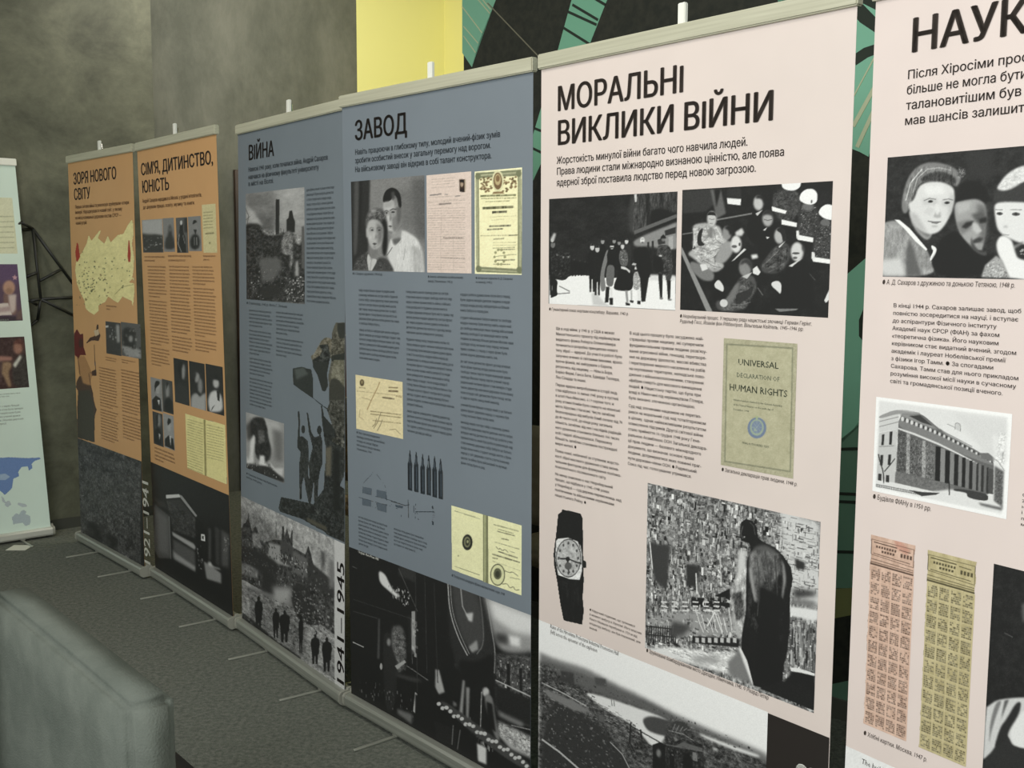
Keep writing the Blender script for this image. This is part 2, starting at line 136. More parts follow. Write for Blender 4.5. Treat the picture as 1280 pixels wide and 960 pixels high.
[5,"photograph","black and white photograph of a stone statue above a ruined city",[0.4044,0.5628,0.8981,0.9744],268,265,120,0,[["n",60,14.0,19.8],["k",1500,12.6,22.6,5,250],["k",900,7.0,31.1,10,250],["k",600,19.6,5.6,20,250],["p",205,19.6,791,-9,997,9,1005,433,858,425,819,237],["k",200,28.0,4.2,40,225,670,5,997,9,1002,343,857,412,798,202],["k",160,5.6,19.8,30,235,670,5,997,9,1002,343,857,412],["p",50,4.2,877,221,929,227,930,266,885,272],["p",60,16.8,869,382,990,359,985,387,884,431],["p",222,5.6,859,478,1002,454,1001,513,861,531],["p",120,14.0,871,435,986,413,986,439,872,468],["k",120,7.0,56.5,30,215,862,558,996,527,997,751,869,771],["p",28,4.2,883,819,998,797,1005,980,794,962,858,869],["p",225,2.8,870,804,922,792,998,790,999,803,922,812,877,822],["p",60,11.2,4,348,154,340,143,610,59,575],["p",50,11.2,267,413,345,406,333,540,263,546],["l",228,7.0,7.1,21,351,41,504],["l",228,7.0,7.1,323,455,331,569],["l",220,4.2,4.2,467,316,476,483],["l",220,4.2,4.2,801,82,798,202],["p",35,2.8,295,602,529,538,530,587,442,629,297,653],["p",30,2.8,440,551,527,482,536,550],["q",150,11.2,12,802,289,684,589,618,592,729,293,830,14,878],["k",260,16.8,9.9,30,240,6,666,586,521,594,799,12,971],["k",120,5.6,22.6,20,240,6,621,585,493,592,729,11,895],["l",35,5.6,5.6,13,863,8,965],["l",35,5.6,5.6,29,858,24,959],["l",35,5.6,5.6,44,853,39,954],["l",35,5.6,5.6,59,848,54,949],["l",35,5.6,5.6,74,843,69,944],["l",35,5.6,5.6,89,838,85,939],["l",35,5.6,5.6,104,833,100,933],["l",35,5.6,5.6,119,828,115,928],["l",35,5.6,5.6,134,823,129,923],["l",35,5.6,5.6,149,818,144,918],["l",35,5.6,5.6,164,814,159,913],["l",35,5.6,5.6,178,809,174,908],["l",35,5.6,5.6,193,804,188,903],["l",35,5.6,5.6,207,799,203,898],["l",40,7.0,7.1,5,866,180,826],["l",40,7.0,7.1,6,915,189,873],["p",45,4.2,165,903,214,901,288,950,248,957],["q",222,14.0,16,1001,166,933,522,853,594,813,598,953,451,979,16,1016],["k",60,19.6,5.6,120,250,15,955,594,799,598,953,296,977],["n",40,28.0,11.3,15,955,594,799,598,953,296,977],["p",150,22.4,311,942,479,890,480,925,320,976],["p",40,2.8,308,825,592,743,586,795,309,866],["p",190,2.8,327,827,349,823,350,852,328,855],["p",190,2.8,366,814,387,810,388,839,367,842],["p",190,2.8,404,801,425,797,426,826,405,829],["p",190,2.8,442,789,463,784,463,813,442,816],["p",190,2.8,479,776,500,772,500,800,479,803],["p",190,2.8,516,764,536,759,537,788,516,790],["p",190,2.8,552,751,572,747,573,775,553,778],["l",235,4.2,4.2,328,672,353,737,377,780],["l",235,4.2,4.2,363,681,386,758,406,770],["l",235,4.2,4.2,397,691,417,716,435,761],["l",235,4.2,4.2,429,640,449,737,463,751],["l",235,4.2,4.2,462,650,480,696,491,742],["l",235,4.2,4.2,495,659,511,717,519,732],["l",235,4.2,4.2,526,610,541,676,547,723],["l",235,4.2,4.2,559,619,572,696,574,714],["l",235,4.2,4.2,591,629,601,656,601,705],["l",230,5.6,5.6,399,736,442,643,490,749],["e",150,14.0,245,817,47,-16,1,37],["p",70,16.8,179,779,307,767,245,846,165,873],["p",215,2.8,103,682,141,674,141,683,103,691],["p",215,2.8,103,708,141,699,142,708,104,717],["p",215,2.8,104,733,142,725,142,733,104,742],["p",215,2.8,172,661,209,653,209,662,172,670],["p",215,2.8,172,687,210,678,210,687,173,696],["p",215,2.8,173,712,210,703,210,712,173,721],["p",215,2.8,239,641,276,633,276,641,239,650],["p",215,2.8,240,666,276,657,276,666,240,675],["p",215,2.8,240,691,277,682,277,691,241,700],["p",215,2.8,305,621,341,613,341,621,305,629],["p",215,2.8,306,645,342,637,342,646,306,654],["p",215,2.8,306,670,342,662,342,670,307,679],["p",215,2.8,370,601,405,593,405,602,370,610],["p",215,2.8,371,625,406,617,406,626,371,634],["p",215,2.8,371,650,406,642,406,650,371,658],["p",215,2.8,433,582,468,574,468,582,434,590],["p",215,2.8,434,606,468,598,468,606,434,614],["p",215,2.8,435,630,469,622,469,631,435,638],["q",175,11.2,534,466,623,316,641,435,616,554,607,752,563,739,537,578],["p",205,11.2,572,261,614,243,618,387,562,444],["p",90,8.4,542,506,599,475,617,609,568,653],["n",40,14.0,31.1,534,466,623,316,616,554,607,752,537,578],["p",120,14.0,524,902,594,799,670,968,599,974,533,963],["p",225,4.2,587,802,608,780,684,956,667,972],["p",30,1.4,582,100,609,76,644,76,670,106,677,159,705,175,771,189,818,223,859,272,870,329,858,425,863,584,854,722,837,809,833,893,821,952,740,969,677,977,638,854,601,797,603,725,623,579,619,414,620,303,642,229,634,204,584,200,576,156],["q",88,14.0,642,229,716,183,798,215,814,304,764,399,726,519,671,509,638,353],["p",120,11.2,635,244,670,249,652,350,637,409],["n",36,22.4,56.5,635,231,798,215,858,425,814,736,633,660],["q",150,4.2,632,328,649,337,666,428,682,513,671,516,646,434],["q",140,4.2,807,240,826,274,837,351,821,450,813,445,821,356,814,291],["l",70,7.0,7.1,718,223,749,377,748,567],["l",62,7.0,7.1,772,236,791,418,785,664],["l",75,5.6,5.6,678,274,696,433,687,587],["l",56,7.0,7.1,702,637,722,851],["l",50,5.6,5.6,808,548,803,794],["l",105,7.0,7.1,691,270,722,384],["p",22,11.2,696,419,805,441,820,911,697,944],["p",24,1.4,582,100,609,76,644,76,670,106,677,159,634,214,622,186,584,200,576,156],["e",150,1.4,602,176,4,-1,0,5],["l",95,4.2,4.2,592,118,582,164,594,186],["l",80,4.2,4.2,631,88,652,104,663,149],["p",32,2.8,819,898,924,871,1002,895,1001,986,712,980]]],
[5,"panorama_photograph","black and white riverside ruins photograph under a blank white sky",[0.0,0.0,0.7798,0.5248],379,300,238,0,[["q",120,13.4,6,175,98,174,246,152,398,168,508,170,643,185,761,187,961,179,1079,193,1095,800,-1,1607],["q",72,15.3,7,221,186,198,306,230,497,187,644,208,818,207,1080,224,1095,800,-1,1607],["n",45,13.4,12.1,-7,234,222,194,644,208,1080,224,1095,800,-1,1607],["q",95,9.6,13,211,110,201,282,185,398,186,497,193,643,196,624,230,476,233,307,255,124,259],["p",60,2.9,117,223,186,205,189,261,124,279],["p",75,2.9,288,179,343,163,347,199,294,217],["q",222,2.9,235,277,365,252,509,235,634,224,614,281,605,345,554,396,521,366,455,328,365,325,283,304],["l",70,2.9,3.6,370,255,374,284],["l",70,2.9,3.6,382,256,385,281],["q",70,4.8,509,282,551,243,644,225,723,229,781,250,645,300,584,321,531,325],["q",215,3.8,743,225,818,218,918,208,979,202,971,217,874,233,762,237],["p",190,4.8,805,259,824,258,819,271,803,272],["q",52,11.5,21,393,248,385,390,461,481,558,490,1245,-1,1607],["k",260,8.6,8.5,30,115,20,354,366,362,481,558,488,1121,12,1458],["k",500,7.7,6.1,35,135,21,407,248,385,502,497,508,983,25,1311],["k",240,13.4,3.6,90,150,20,327,223,270,499,318,500,401,249,410,21,407],["p",120,5.7,34,361,187,351,284,366,187,403,47,394],["k",140,5.7,6.1,40,120,20,209,246,183,643,185,961,174,945,216,644,219,247,233,20,274],["l",60,3.8,4.8,20,288,149,267,235,277],["p",90,2.9,308,361,337,352,337,389,308,398],["l",190,3.8,4.8,18,335,137,337,248,347],["l",185,8.6,10.9,22,646,114,663,215,698],["l",175,3.8,4.8,367,473,424,504,470,576],["l",35,6.7,8.5,461,325,457,425,479,461],["l",35,7.7,9.7,505,339,511,378],["l",40,4.8,6.1,456,340,605,356],["l",45,3.8,4.8,478,389,606,392],["p",32,1.9,559,382,590,353,613,358,618,503,561,524],["e",120,2.9,585,409,10,-5,1,19],["p",48,1.9,614,293,646,323,704,268,763,271,775,389,785,912,626,1024],["p",60,1.9,624,276,629,250,654,216,688,205,713,223,734,264,715,286,675,278,630,285],["n",25,7.7,9.7,614,246,771,232,780,683,623,786],["p",95,1.9,646,346,685,301,763,288,763,305,686,324],["p",30,1.9,631,378,651,366,653,459,633,471],["p",120,1.9,725,326,744,321,745,360,726,365],["l",110,2.9,3.6,615,351,773,299],["k",40,5.7,7.3,30,120,620,313,772,277,775,389,623,476],["l",150,1.9,2.4,640,277,652,232],["l",150,1.9,2.4,656,266,668,231],["l",150,1.9,2.4,672,256,684,229],["l",150,1.9,2.4,687,245,700,228],["l",150,1.9,2.4,703,235,715,227],["l",170,1.9,2.4,624,278,685,263,729,272],["p",25,2.9,686,359,711,334,726,371,728,485,689,508],["k",120,9.6,9.7,35,130,782,294,1081,276,1092,694,794,905],["p",238,1.0,-8,-17,-6,-17,-6,-16]]],
[6,"photograph","black and white family portrait of a woman, a man and a child in a white cap",[0.0413,1.4798,0.3968,1.7036],276,192,40,0,[["n",10,34.4,37.0],["p",48,25.8,450,-12,612,8,612,237,475,212],["q",150,4.3,-28,553,61,520,131,572,261,769,286,834,328,985,-14,994],["n",22,17.2,49.4,-8,554,131,572,286,834,328,985,1,993],["p",95,13.7,158,677,185,769,240,987,144,990,138,782],["p",205,17.2,-3,862,110,835,144,990,1,993],["q",165,5.2,136,442,180,600,258,705,294,654,263,577,195,484],["p",110,10.3,189,600,267,679,284,641,227,601],["p",238,1.7,59,520,90,525,156,599,241,731,265,769,259,782,193,704,122,598],["q",236,2.6,287,731,323,763,313,821,287,870,283,840,303,782,290,763],["q",125,4.3,103,310,128,182,173,102,237,64,311,74,384,111,430,165,440,222,416,282,388,242,315,211,223,218,183,264,158,378,141,455,118,480,97,427],["l",195,6.9,9.9,124,363,148,222,211,119],["l",185,4.3,6.2,165,301,189,187,248,116],["q",60,8.6,199,201,258,149,340,144,414,207,407,269,315,211,223,222],["l",165,6.9,9.9,248,122,312,116,376,141],["n",28,8.6,49.4,103,310,173,102,384,111,416,269,223,218,141,455],["e",100,3.4,438,166,23,2,2,37],["n",50,6.9,9.9,415,120,459,137,458,211,422,208],["q",215,4.3,196,252,251,221,334,228,403,281,407,356,397,455,372,555,330,630,284,652,228,621,178,548,151,456,139,390,172,366],["p",185,10.3,151,456,195,484,266,641,218,614,173,548],["p",190,12.0,382,317,407,356,396,468,371,530],["p",195,12.0,219,356,311,362,313,413,230,408],["p",190,10.3,335,376,402,381,395,430,341,421],["p",228,10.3,225,254,335,257,355,327,246,332],["p",205,8.6,258,423,296,450,279,500,232,473],["l",110,4.3,6.2,233,373,265,357,302,368],["e",70,2.6,271,383,15,0,0,11],["e",40,0.9,271,381,7,1,0,10],["l",110,4.3,6.2,343,374,375,369,400,380],["e",75,2.6,367,399,16,0,0,11],["e",40,0.9,367,399,7,0,0,10],["l",160,3.4,4.9,317,401,313,464],["e",150,3.4,314,502,22,1,1,9],["p",172,5.2,299,469,333,471,330,515,300,511],["p",222,4.3,302,400,322,401,323,490,306,489],["l",95,5.2,7.4,262,541,295,550,336,549],["p",120,2.6,271,541,336,549,314,566,286,559],["e",170,4.3,301,584,20,1,0,7],["q",30,8.6,418,319,441,247,510,228,580,295,601,393,585,416,532,364,464,391,412,406],["q",158,8.6,407,406,464,385,532,377,576,416,588,514,584,636,579,734,556,783,511,746,456,670,416,532],["p",105,17.2,534,413,586,441,594,661,572,771,538,537],["p",120,12.0,426,557,504,535,506,609,456,658],["p",178,12.0,416,406,499,399,492,460,433,495],["p",85,10.3,502,498,570,477,590,563,539,561],["p",45,4.3,454,595,479,559,521,546,518,573,480,609],["p",40,5.2,547,537,589,520,590,563,552,568],["p",188,6.0,513,560,540,573,569,630,542,654,520,622],["p",60,4.3,518,703,552,675,578,685,562,716,524,727],["p",150,4.3,545,734,579,722,573,783,547,771],["q",75,8.6,508,659,528,734,565,796,598,784,600,833,513,783],["q",28,6.9,332,706,419,607,475,708,548,808,600,833,648,784,605,980,333,987,287,872,326,783],["q",55,5.2,620,358,631,311,696,304,898,239,906,459,749,420,684,410,622,419],["q",215,3.4,638,287,676,207,723,164,766,144,878,133,891,249,771,262,713,317,664,328,635,311],["n",20,13.7,14.8,638,287,723,164,879,144,883,249,681,326],["q",222,5.2,625,419,684,408,906,436,916,715,841,761,744,712,677,663,646,614,630,504],["l",130,4.3,6.2,633,468,670,470],["e",85,2.6,656,499,17,1,1,12],["e",50,0.9,656,499,7,0,0,11],["e",85,2.6,740,507,21,1,1,13],["e",50,0.9,740,505,8,1,1,12],["l",140,4.3,6.2,711,472,767,475],["e",180,4.3,691,600,13,1,0,9],["l",150,4.3,6.2,673,657,710,664],["p",120,4.3,733,748,784,713,788,725,742,772],["q",232,4.3,646,723,661,675,685,663,727,700,742,772,765,856,922,855,928,1019,722,989,676,857,653,784],["p",165,4.3,576,988,594,894,650,820,684,857,726,989],["k",160,8.6,9.9,110,215,580,981,602,882,658,832,722,989],["k",120,8.6,9.9,120,225,762,772,916,715,920,808,780,820]]],
[6,"photograph","white-bordered photograph of a columned building in snow",[0.0382,1.0623,0.3183,1.248],205,149,244,0,[["p",222,6.2,25,36,969,38,967,958,26,952],["p",215,20.7,593,66,965,65,972,468,805,370],["q",100,3.1,182,112,358,102,506,245,891,460,897,513,906,853,190,863,175,748],["p",205,2.1,33,228,186,140,188,302,36,369],["l",80,3.1,4.3,34,255,187,177],["l",80,3.1,4.3,36,309,189,228],["p",195,2.1,36,377,188,304,186,745,179,866,31,875],["q",150,3.1,24,200,175,95,358,102,342,126,188,140,37,227],["p",40,1.0,60,387,80,380,77,495,58,500],["p",40,1.0,122,344,144,337,141,477,120,481],["p",45,1.0,55,605,78,597,76,713,53,711],["p",45,1.0,118,586,141,578,139,690,116,696],["p",50,1.0,44,803,70,801,70,877,43,875],["p",50,1.0,106,803,133,800,134,878,106,879],["l",110,4.1,5.7,41,518,160,484],["q",140,4.1,194,139,342,129,453,213,501,253,389,233,200,167],["p",60,3.1,267,152,353,131,453,220,367,201],["l",230,3.1,4.3,181,105,358,102,506,241],["q",125,3.1,192,176,508,280,787,429,892,487,893,514,780,486,501,395,188,287],["e",210,2.1,218,193,12,-2,1,23],["p",45,1.0,233,181,249,187,250,219,234,216],["e",210,2.1,255,204,12,-2,1,23],["p",45,1.0,269,193,285,199,286,230,271,227],["e",210,2.1,291,216,12,-2,1,22],["p",45,1.0,305,204,320,210,321,241,307,238],["e",210,2.1,327,227,11,-2,1,21],["p",45,1.0,341,216,355,222,356,252,342,249],["e",210,2.1,363,239,11,-2,1,21],["p",45,1.0,376,228,390,234,391,263,378,260],["e",210,2.1,399,251,10,-2,0,20],["p",45,1.0,412,240,425,246,426,274,413,271],["e",210,2.1,434,264,10,-2,1,19],["p",45,1.0,447,253,459,259,460,286,448,283],["e",210,2.1,469,277,10,-2,1,19],["p",45,1.0,481,266,493,272,494,299,482,296],["e",210,2.1,504,291,9,-2,1,18],["p",45,1.0,516,280,527,286,528,312,517,309],["e",210,2.1,539,305,8,-2,0,17],["p",45,1.0,550,294,561,301,562,326,551,323],["e",210,2.1,573,320,9,-2,1,17],["p",45,1.0,584,309,595,316,595,340,585,337],["e",210,2.1,607,336,8,-2,1,16],["p",45,1.0,617,325,628,331,629,356,618,352],["e",210,2.1,641,352,8,-2,1,15],["p",45,1.0,651,341,661,348,662,371,652,368],["e",210,2.1,675,369,7,-2,0,14],["p",45,1.0,684,358,694,365,695,387,685,384],["e",210,2.1,708,386,7,-2,1,14],["p",45,1.0,717,376,726,382,727,404,718,401],["e",210,2.1,741,404,7,-2,1,13],["p",45,1.0,750,394,759,400,760,421,751,418],["e",210,2.1,774,422,7,-2,1,13],["p",45,1.0,783,412,791,418,792,439,784,435],["e",210,2.1,807,440,6,-1,1,12],["p",45,1.0,815,430,823,436,824,457,816,453],["e",210,2.1,840,459,6,-2,0,11],["p",45,1.0,847,449,855,455,856,475,848,471],["e",210,2.1,872,477,6,-1,0,11],["p",45,1.0,879,467,886,474,887,492,880,489],["p",215,2.1,188,290,316,319,501,381,648,447,791,518,791,532,649,464,502,402,317,341,188,307],["p",85,2.1,188,306,251,327,265,744,196,741],["p",150,2.1,256,329,284,339,298,746,264,746],["p",95,2.1,284,339,378,371,392,753,292,748],["p",150,2.1,378,382,403,379,416,754,385,754],["p",105,2.1,408,392,475,404,488,759,414,756],["p",32,2.1,481,417,518,419,530,762,487,761],["p",135,2.1,518,430,550,429,562,765,524,764],["p",32,2.1,553,442,588,443,600,767,559,767],["p",130,2.1,589,454,618,453,629,769,594,769],["p",35,2.1,620,465,649,463,660,772,625,771],["p",125,2.1,651,475,674,472,686,773,656,773],["p",35,2.1,677,484,702,481,713,775,682,775],["p",120,2.1,702,493,726,490,737,777,707,777],["p",40,2.1,729,501,750,498,761,779,733,779],["p",120,2.1,753,510,776,507,786,781,757,781],["p",50,2.1,779,519,792,512,803,782,783,782],["p",115,2.1,795,524,810,519,821,783,799,784],["p",50,2.1,813,530,830,525,840,784,817,785],["p",105,2.1,833,537,848,531,858,786,836,786],["p",50,2.1,850,543,862,536,871,787,854,787],["p",75,2.1,865,548,894,547,903,789,869,789],["n",34,8.3,17.1,177,318,471,416,483,757,181,747],["p",110,2.1,181,750,578,775,630,776,622,852,540,878,179,866],["n",16,10.3,14.3,181,750,578,775,622,852,179,866],["q",225,4.1,525,185,556,172,794,338,796,386,705,351,518,264],["l",120,5.2,7.1,533,261,643,315,740,364],["l",110,3.1,4.3,556,179,613,202],["p",200,1.0,612,154,653,160,655,236,614,219],["l",70,2.1,2.9,614,219,612,154,653,160,655,236],["p",110,3.1,797,413,855,400,904,443,915,475,808,466],["p",95,8.3,902,512,966,551,970,916,911,852],["n",30,10.3,14.3,904,566,966,551,970,903,910,838],["p",225,8.3,876,218,963,241,968,496,896,486],["n",30,10.3,14.3,923,181,966,200,969,523,905,457],["l",90,3.1,4.3,970,543,924,466,895,445],["l",110,2.1,2.9,953,472,954,364],["l",50,9.3,12.8,91,919,87,785,52,674,38,602],["l",50,7.2,10.0,93,769,139,683,171,616],["q",222,4.1,32,905,179,866,391,898,497,869,641,801,964,864,963,960,32,953],["q",60,3.1,621,828,723,821,724,863,784,874,872,863,870,794,722,793,631,804],["p",60,3.1,293,910,391,905,529,877,499,904,393,948],["p",90,4.1,805,896,965,898,966,925,826,918],["l",40,8.3,11.4,593,757,597,877],["l",45,3.1,4.3,31,917,32,947],["l",45,3.1,4.3,45,917,46,947],["l",45,3.1,4.3,59,917,60,947],["l",45,3.1,4.3,73,917,74,947],["l",45,3.1,4.3,87,916,88,946],["l",45,3.1,4.3,100,916,101,946],["l",45,3.1,4.3,114,916,115,946],["l",45,3.1,4.3,128,916,129,945],["l",45,3.1,4.3,142,915,143,945],["l",45,3.1,4.3,156,915,157,945],["l",45,3.1,4.3,169,915,170,945],["l",45,3.1,4.3,183,915,184,944],["l",45,3.1,4.3,197,915,198,944],["l",45,3.1,4.3,210,914,211,944],["l",45,3.1,4.3,224,914,225,943],["l",45,3.1,4.3,237,914,238,943],["l",45,3.1,4.3,251,914,252,943],["l",45,3.1,4.3,264,913,265,943],["l",45,3.1,4.3,277,913,278,942],["l",45,3.1,4.3,291,913,292,942],["l",45,3.1,4.3,304,913,305,942],["l",45,3.1,4.3,317,912,318,942],["l",45,3.1,4.3,331,912,332,941],["l",45,3.1,4.3,344,912,345,941],["l",45,3.1,4.3,357,912,358,941],["l",45,3.1,4.3,370,912,371,940],["l",50,3.1,4.3,31,923,392,915],["l",60,3.1,4.3,31,943,392,934]]],
[6,"ration_card","pinkish sheet of printed ration coupons",[0.0396,0.5872,0.1399,0.975],103,420,None,1,[["C",[208,176,158],[95,76,66],1]]],
[6,"ration_card","yellowish sheet of printed ration coupons",[0.1667,0.5867,0.267,0.9732],114,420,None,1,[["C",[186,174,134],[86,80,58],2]]],
[6,"photograph","dark black and white photograph of a figure in a white shirt",[0.2998,0.5932,0.4804,0.9782],159,322,34,0,[["n",8,70.6,34.9],["q",205,14.1,7,688,98,640,213,611,393,576,826,521,1044,586,1063,724,425,821,286,825,106,901,2,943,0,788],["q",225,9.4,256,765,358,662,401,633,876,574,898,734,423,810,309,820],["q",45,11.8,14,940,104,880,186,777,246,783,311,831,645,786,1063,724,1077,824,1,1032],["q",42,9.4,104,880,160,760,225,706,307,617,362,602,347,664,254,755,237,801],["q",120,11.8,99,651,167,624,117,702,69,798,54,867,52,757],["p",90,14.1,191,625,236,612,167,716,150,773],["l",90,7.1,3.5,151,309,234,317],["p",90,23.5,304,152,360,140,371,227,326,233],["p",150,28.2,376,91,546,39,625,142,527,227,414,211]]],
[6,"panorama_photograph",0,[0.0,0.0,0.8737,0.5248],258,126,236,0,[["n",4,17.4,35.7],["q",150,8.7,18,131,166,106,301,84,456,74,475,602,44,1037],["k",300,3.9,8.0,50,190,19,181,457,108,475,602,44,1037],["p",70,4.3,75,171,142,153,147,327,80,340],["p",60,3.5,192,116,301,93,308,293,198,316]]],
[4,"photograph","black and white portrait of a young couple",[0.0476,1.4672,0.4535,1.7556],109,139,110,0,[["p",128,15.4,278,-39,1007,-8,998,1010,260,1025],["p",112,92.3,506,170,1006,83,1002,568,713,538],["p",92,76.9,836,25,1006,26,1001,684,887,612],["n",7,21.5,12.1],["p",45,9.2,-12,-10,277,-2,261,280,236,775,-8,1017],["q",78,9.2,54,1,120,2,92,598,63,826,21,826,38,395],["p",34,12.3,128,0,169,3,135,524,109,599],["q",210,9.2,713,555,771,574,887,636,944,706,978,870,991,1005,586,1000,497,825,529,703,561,643],["p",180,30.8,828,705,971,777,984,999,854,1001],["n",12,15.4,72.7,713,555,944,706,991,1005,586,1000],["l",150,6.2,4.8,747,752,724,872],["p",150,12.3,561,606,713,538,704,609,636,704,590,703],["p",95,9.2,576,655,697,633,681,680,605,716],["l",90,9.2,7.3,504,825,575,740],["l",225,6.2,4.8,712,561,704,657,636,716],["l",225,6.2,4.8,553,655,575,715,605,728],["q",188,9.2,459,252,521,231,612,236,701,300,699,466,638,572,561,612,516,569,471,447,461,337],["p",120,30.8,611,295,708,324,699,478,637,584,594,475],["p",120,9.2,693,323,727,324,726,419,692,436],["q",28,6.2,451,252,457,192,492,127,568,96,644,118,695,181,708,300,686,334,656,298,642,202,598,175,567,233,520,255],["p",70,12.3,568,150,613,140,612,236,574,222],["q",150,21.5,465,331,534,346,641,327,655,393,594,409,534,394,472,392],["p",125,21.5,579,414,685,418,683,501,607,583,578,534],["p",96,15.4,641,297,704,323,696,442,653,512,640,416],["p",165,15.4,474,247,597,241,581,306,476,314],["p",130,12.3,597,223,642,219,664,298,611,295],["l",58,9.2,7.3,476,350,501,342,528,352],["l",52,10.8,8.5,553,341,588,328,633,335],["e",62,4.6,502,367,18,0,0,8],["e",30,1.5,503,367,10,0,0,7],["e",58,4.6,591,362,25,1,-1,9],["e",28,1.5,589,362,11,0,0,8],["p",212,7.7,531,364,543,413,536,451,515,442],["p",92,9.2,546,377,567,414,564,452,545,456],["p",80,4.6,520,509,551,502,581,513,550,524],["p",150,6.2,532,526,570,527,555,541],["p",120,12.3,508,557,592,571,569,607,523,588],["q",88,9.2,202,451,236,353,301,312,427,311,488,362,510,460,508,581,453,605,424,506,299,429,233,489,208,526],["n",40,24.6,19.4,202,438,301,312,488,362,509,533,299,429],["q",30,9.2,441,409,510,460,514,703,481,849,435,800,446,604],["q",178,9.2,242,452,315,423,409,457,455,531,445,653,405,739,325,769,270,726,231,638,217,526],["p",112,24.6,362,456,455,531,437,653,373,739,375,603],["p",195,7.7,217,520,236,526,239,632,215,619],["p",150,15.4,257,521,329,528,320,565,256,564],["p",120,15.4,361,523,439,531,430,580,363,566],["l",90,6.2,4.8,265,527,289,518,319,526],["l",80,6.2,4.8,364,529,400,520,436,533],["e",70,3.1,300,548,21,0,0,7],["e",30,1.5,303,548,10,0,0,7],["e",66,3.1,401,551,22,0,0,7],["e",30,1.5,400,551,9,0,-1,7],["p",200,7.7,325,565,344,603,340,640,314,629],["p",100,7.7,347,578,362,628,349,650,340,640],["p",74,4.6,297,696,329,686,367,699,329,716],["p",196,9.2,256,601,296,614,287,664,255,638],["p",110,9.2,302,728,357,729,333,745],["p",150,12.3,284,324,348,320,379,346,300,361],["p",135,7.7,243,378,284,355,300,374,259,415],["q",72,7.7,9,992,45,902,96,851,236,775,226,888,249,994,9,992],["q",66,7.7,371,850,496,849,587,970,594,1000,273,997,355,899],["n",24,15.4,21.8,9,992,96,851,236,775,249,994],["n",20,15.4,21.8,371,850,587,970,273,997],["q",192,6.2,236,800,267,850,315,862,371,874,289,994,241,995,218,875],["p",120,9.2,269,763,373,763,356,837,275,875],["l",110,4.6,3.6,283,875,265,987]]],
[4,"document_picture","pinkish scanned form with a tiny portrait",[0.4644,1.4668,0.6784,1.7542],66,149,[222,204,194],0,[["n",6,40.6,18.2],["w",[150,138,128],3.9,0,27,366,865,379],["w",[150,138,128],3.9,1,26,390,865,402],["w",[150,138,128],3.9,2,26,414,864,426],["w",[150,138,128],3.9,3,25,438,864,449],["w",[150,138,128],3.9,4,25,462,864,472],["w",[150,138,128],3.9,5,25,486,864,495],["w",[150,138,128],3.9,6,24,510,864,519],["w",[150,138,128],3.9,7,24,534,864,542],["w",[150,138,128],3.9,8,23,558,863,565],["w",[150,138,128],3.9,9,23,582,863,589],["w",[150,138,128],3.9,10,23,606,863,612],["w",[150,138,128],3.9,11,22,630,863,636],["w",[150,138,128],3.9,12,22,654,863,659],["w",[150,138,128],3.9,13,21,678,863,682],["w",[150,138,128],3.9,14,21,702,863,706],["w",[150,138,128],3.9,15,21,726,862,729],["w",[150,138,128],3.9,16,20,750,862,753],["w",[150,138,128],3.9,17,20,774,862,776],["w",[150,138,128],3.9,18,20,798,862,800],["w",[150,138,128],3.9,19,19,822,862,823],["w",[150,138,128],3.9,20,19,846,862,847],["w",[150,138,128],3.9,21,18,870,861,870],["w",[150,138,128],3.9,22,18,894,861,894],["w",[150,138,128],3.9,23,18,918,861,917],["w",[150,138,128],3.9,24,17,943,861,941],["w",[150,138,128],3.9,25,17,967,861,964],["w",[150,138,128],3.9,120,116,46,642,50],["w",[150,138,128],3.9,140,116,72,642,76],["w",[150,138,128],3.9,160,115,98,642,101],["w",[150,138,128],3.9,185,115,131,641,133],["w",[150,138,128],3.2,262,41,230,866,228],["w",[150,138,128],3.2,290,40,267,866,264],["w",[150,138,128],3.2,300,40,281,865,276],["w",[150,138,128],3.2,320,40,307,865,302],["l",95,20.3,9.1,78,206,337,200],["l",110,14.5,6.5,424,206,483,208],["l",95,14.5,6.5,655,232,754,230],["w",[85,80,78],15.6,9,291,303,559,299],["w",[95,85,80],9.1,3,375,644,821,648],["w",[110,100,95],6.5,3,328,845,861,857],["p",[60,45,35],2.9,741,67,861,71,860,198,748,190],["p",[175,160,140],2.9,853,73,884,75,877,194,855,194],["e",[170,150,130],2.9,797,116,33,1,0,28],["p",[30,25,22],2.9,761,83,797,69,845,86,844,105,769,98],["p",[40,32,28],2.9,754,190,760,159,838,161,844,197],["l",[170,155,145],4.3,1.9,334,392,312,984],["l",[170,155,145],4.3,1.9,614,631,604,981],["l",[150,135,128],5.8,2.6,27,340,871,350],["l",[150,135,128],5.8,2.6,25,439,870,448]]],
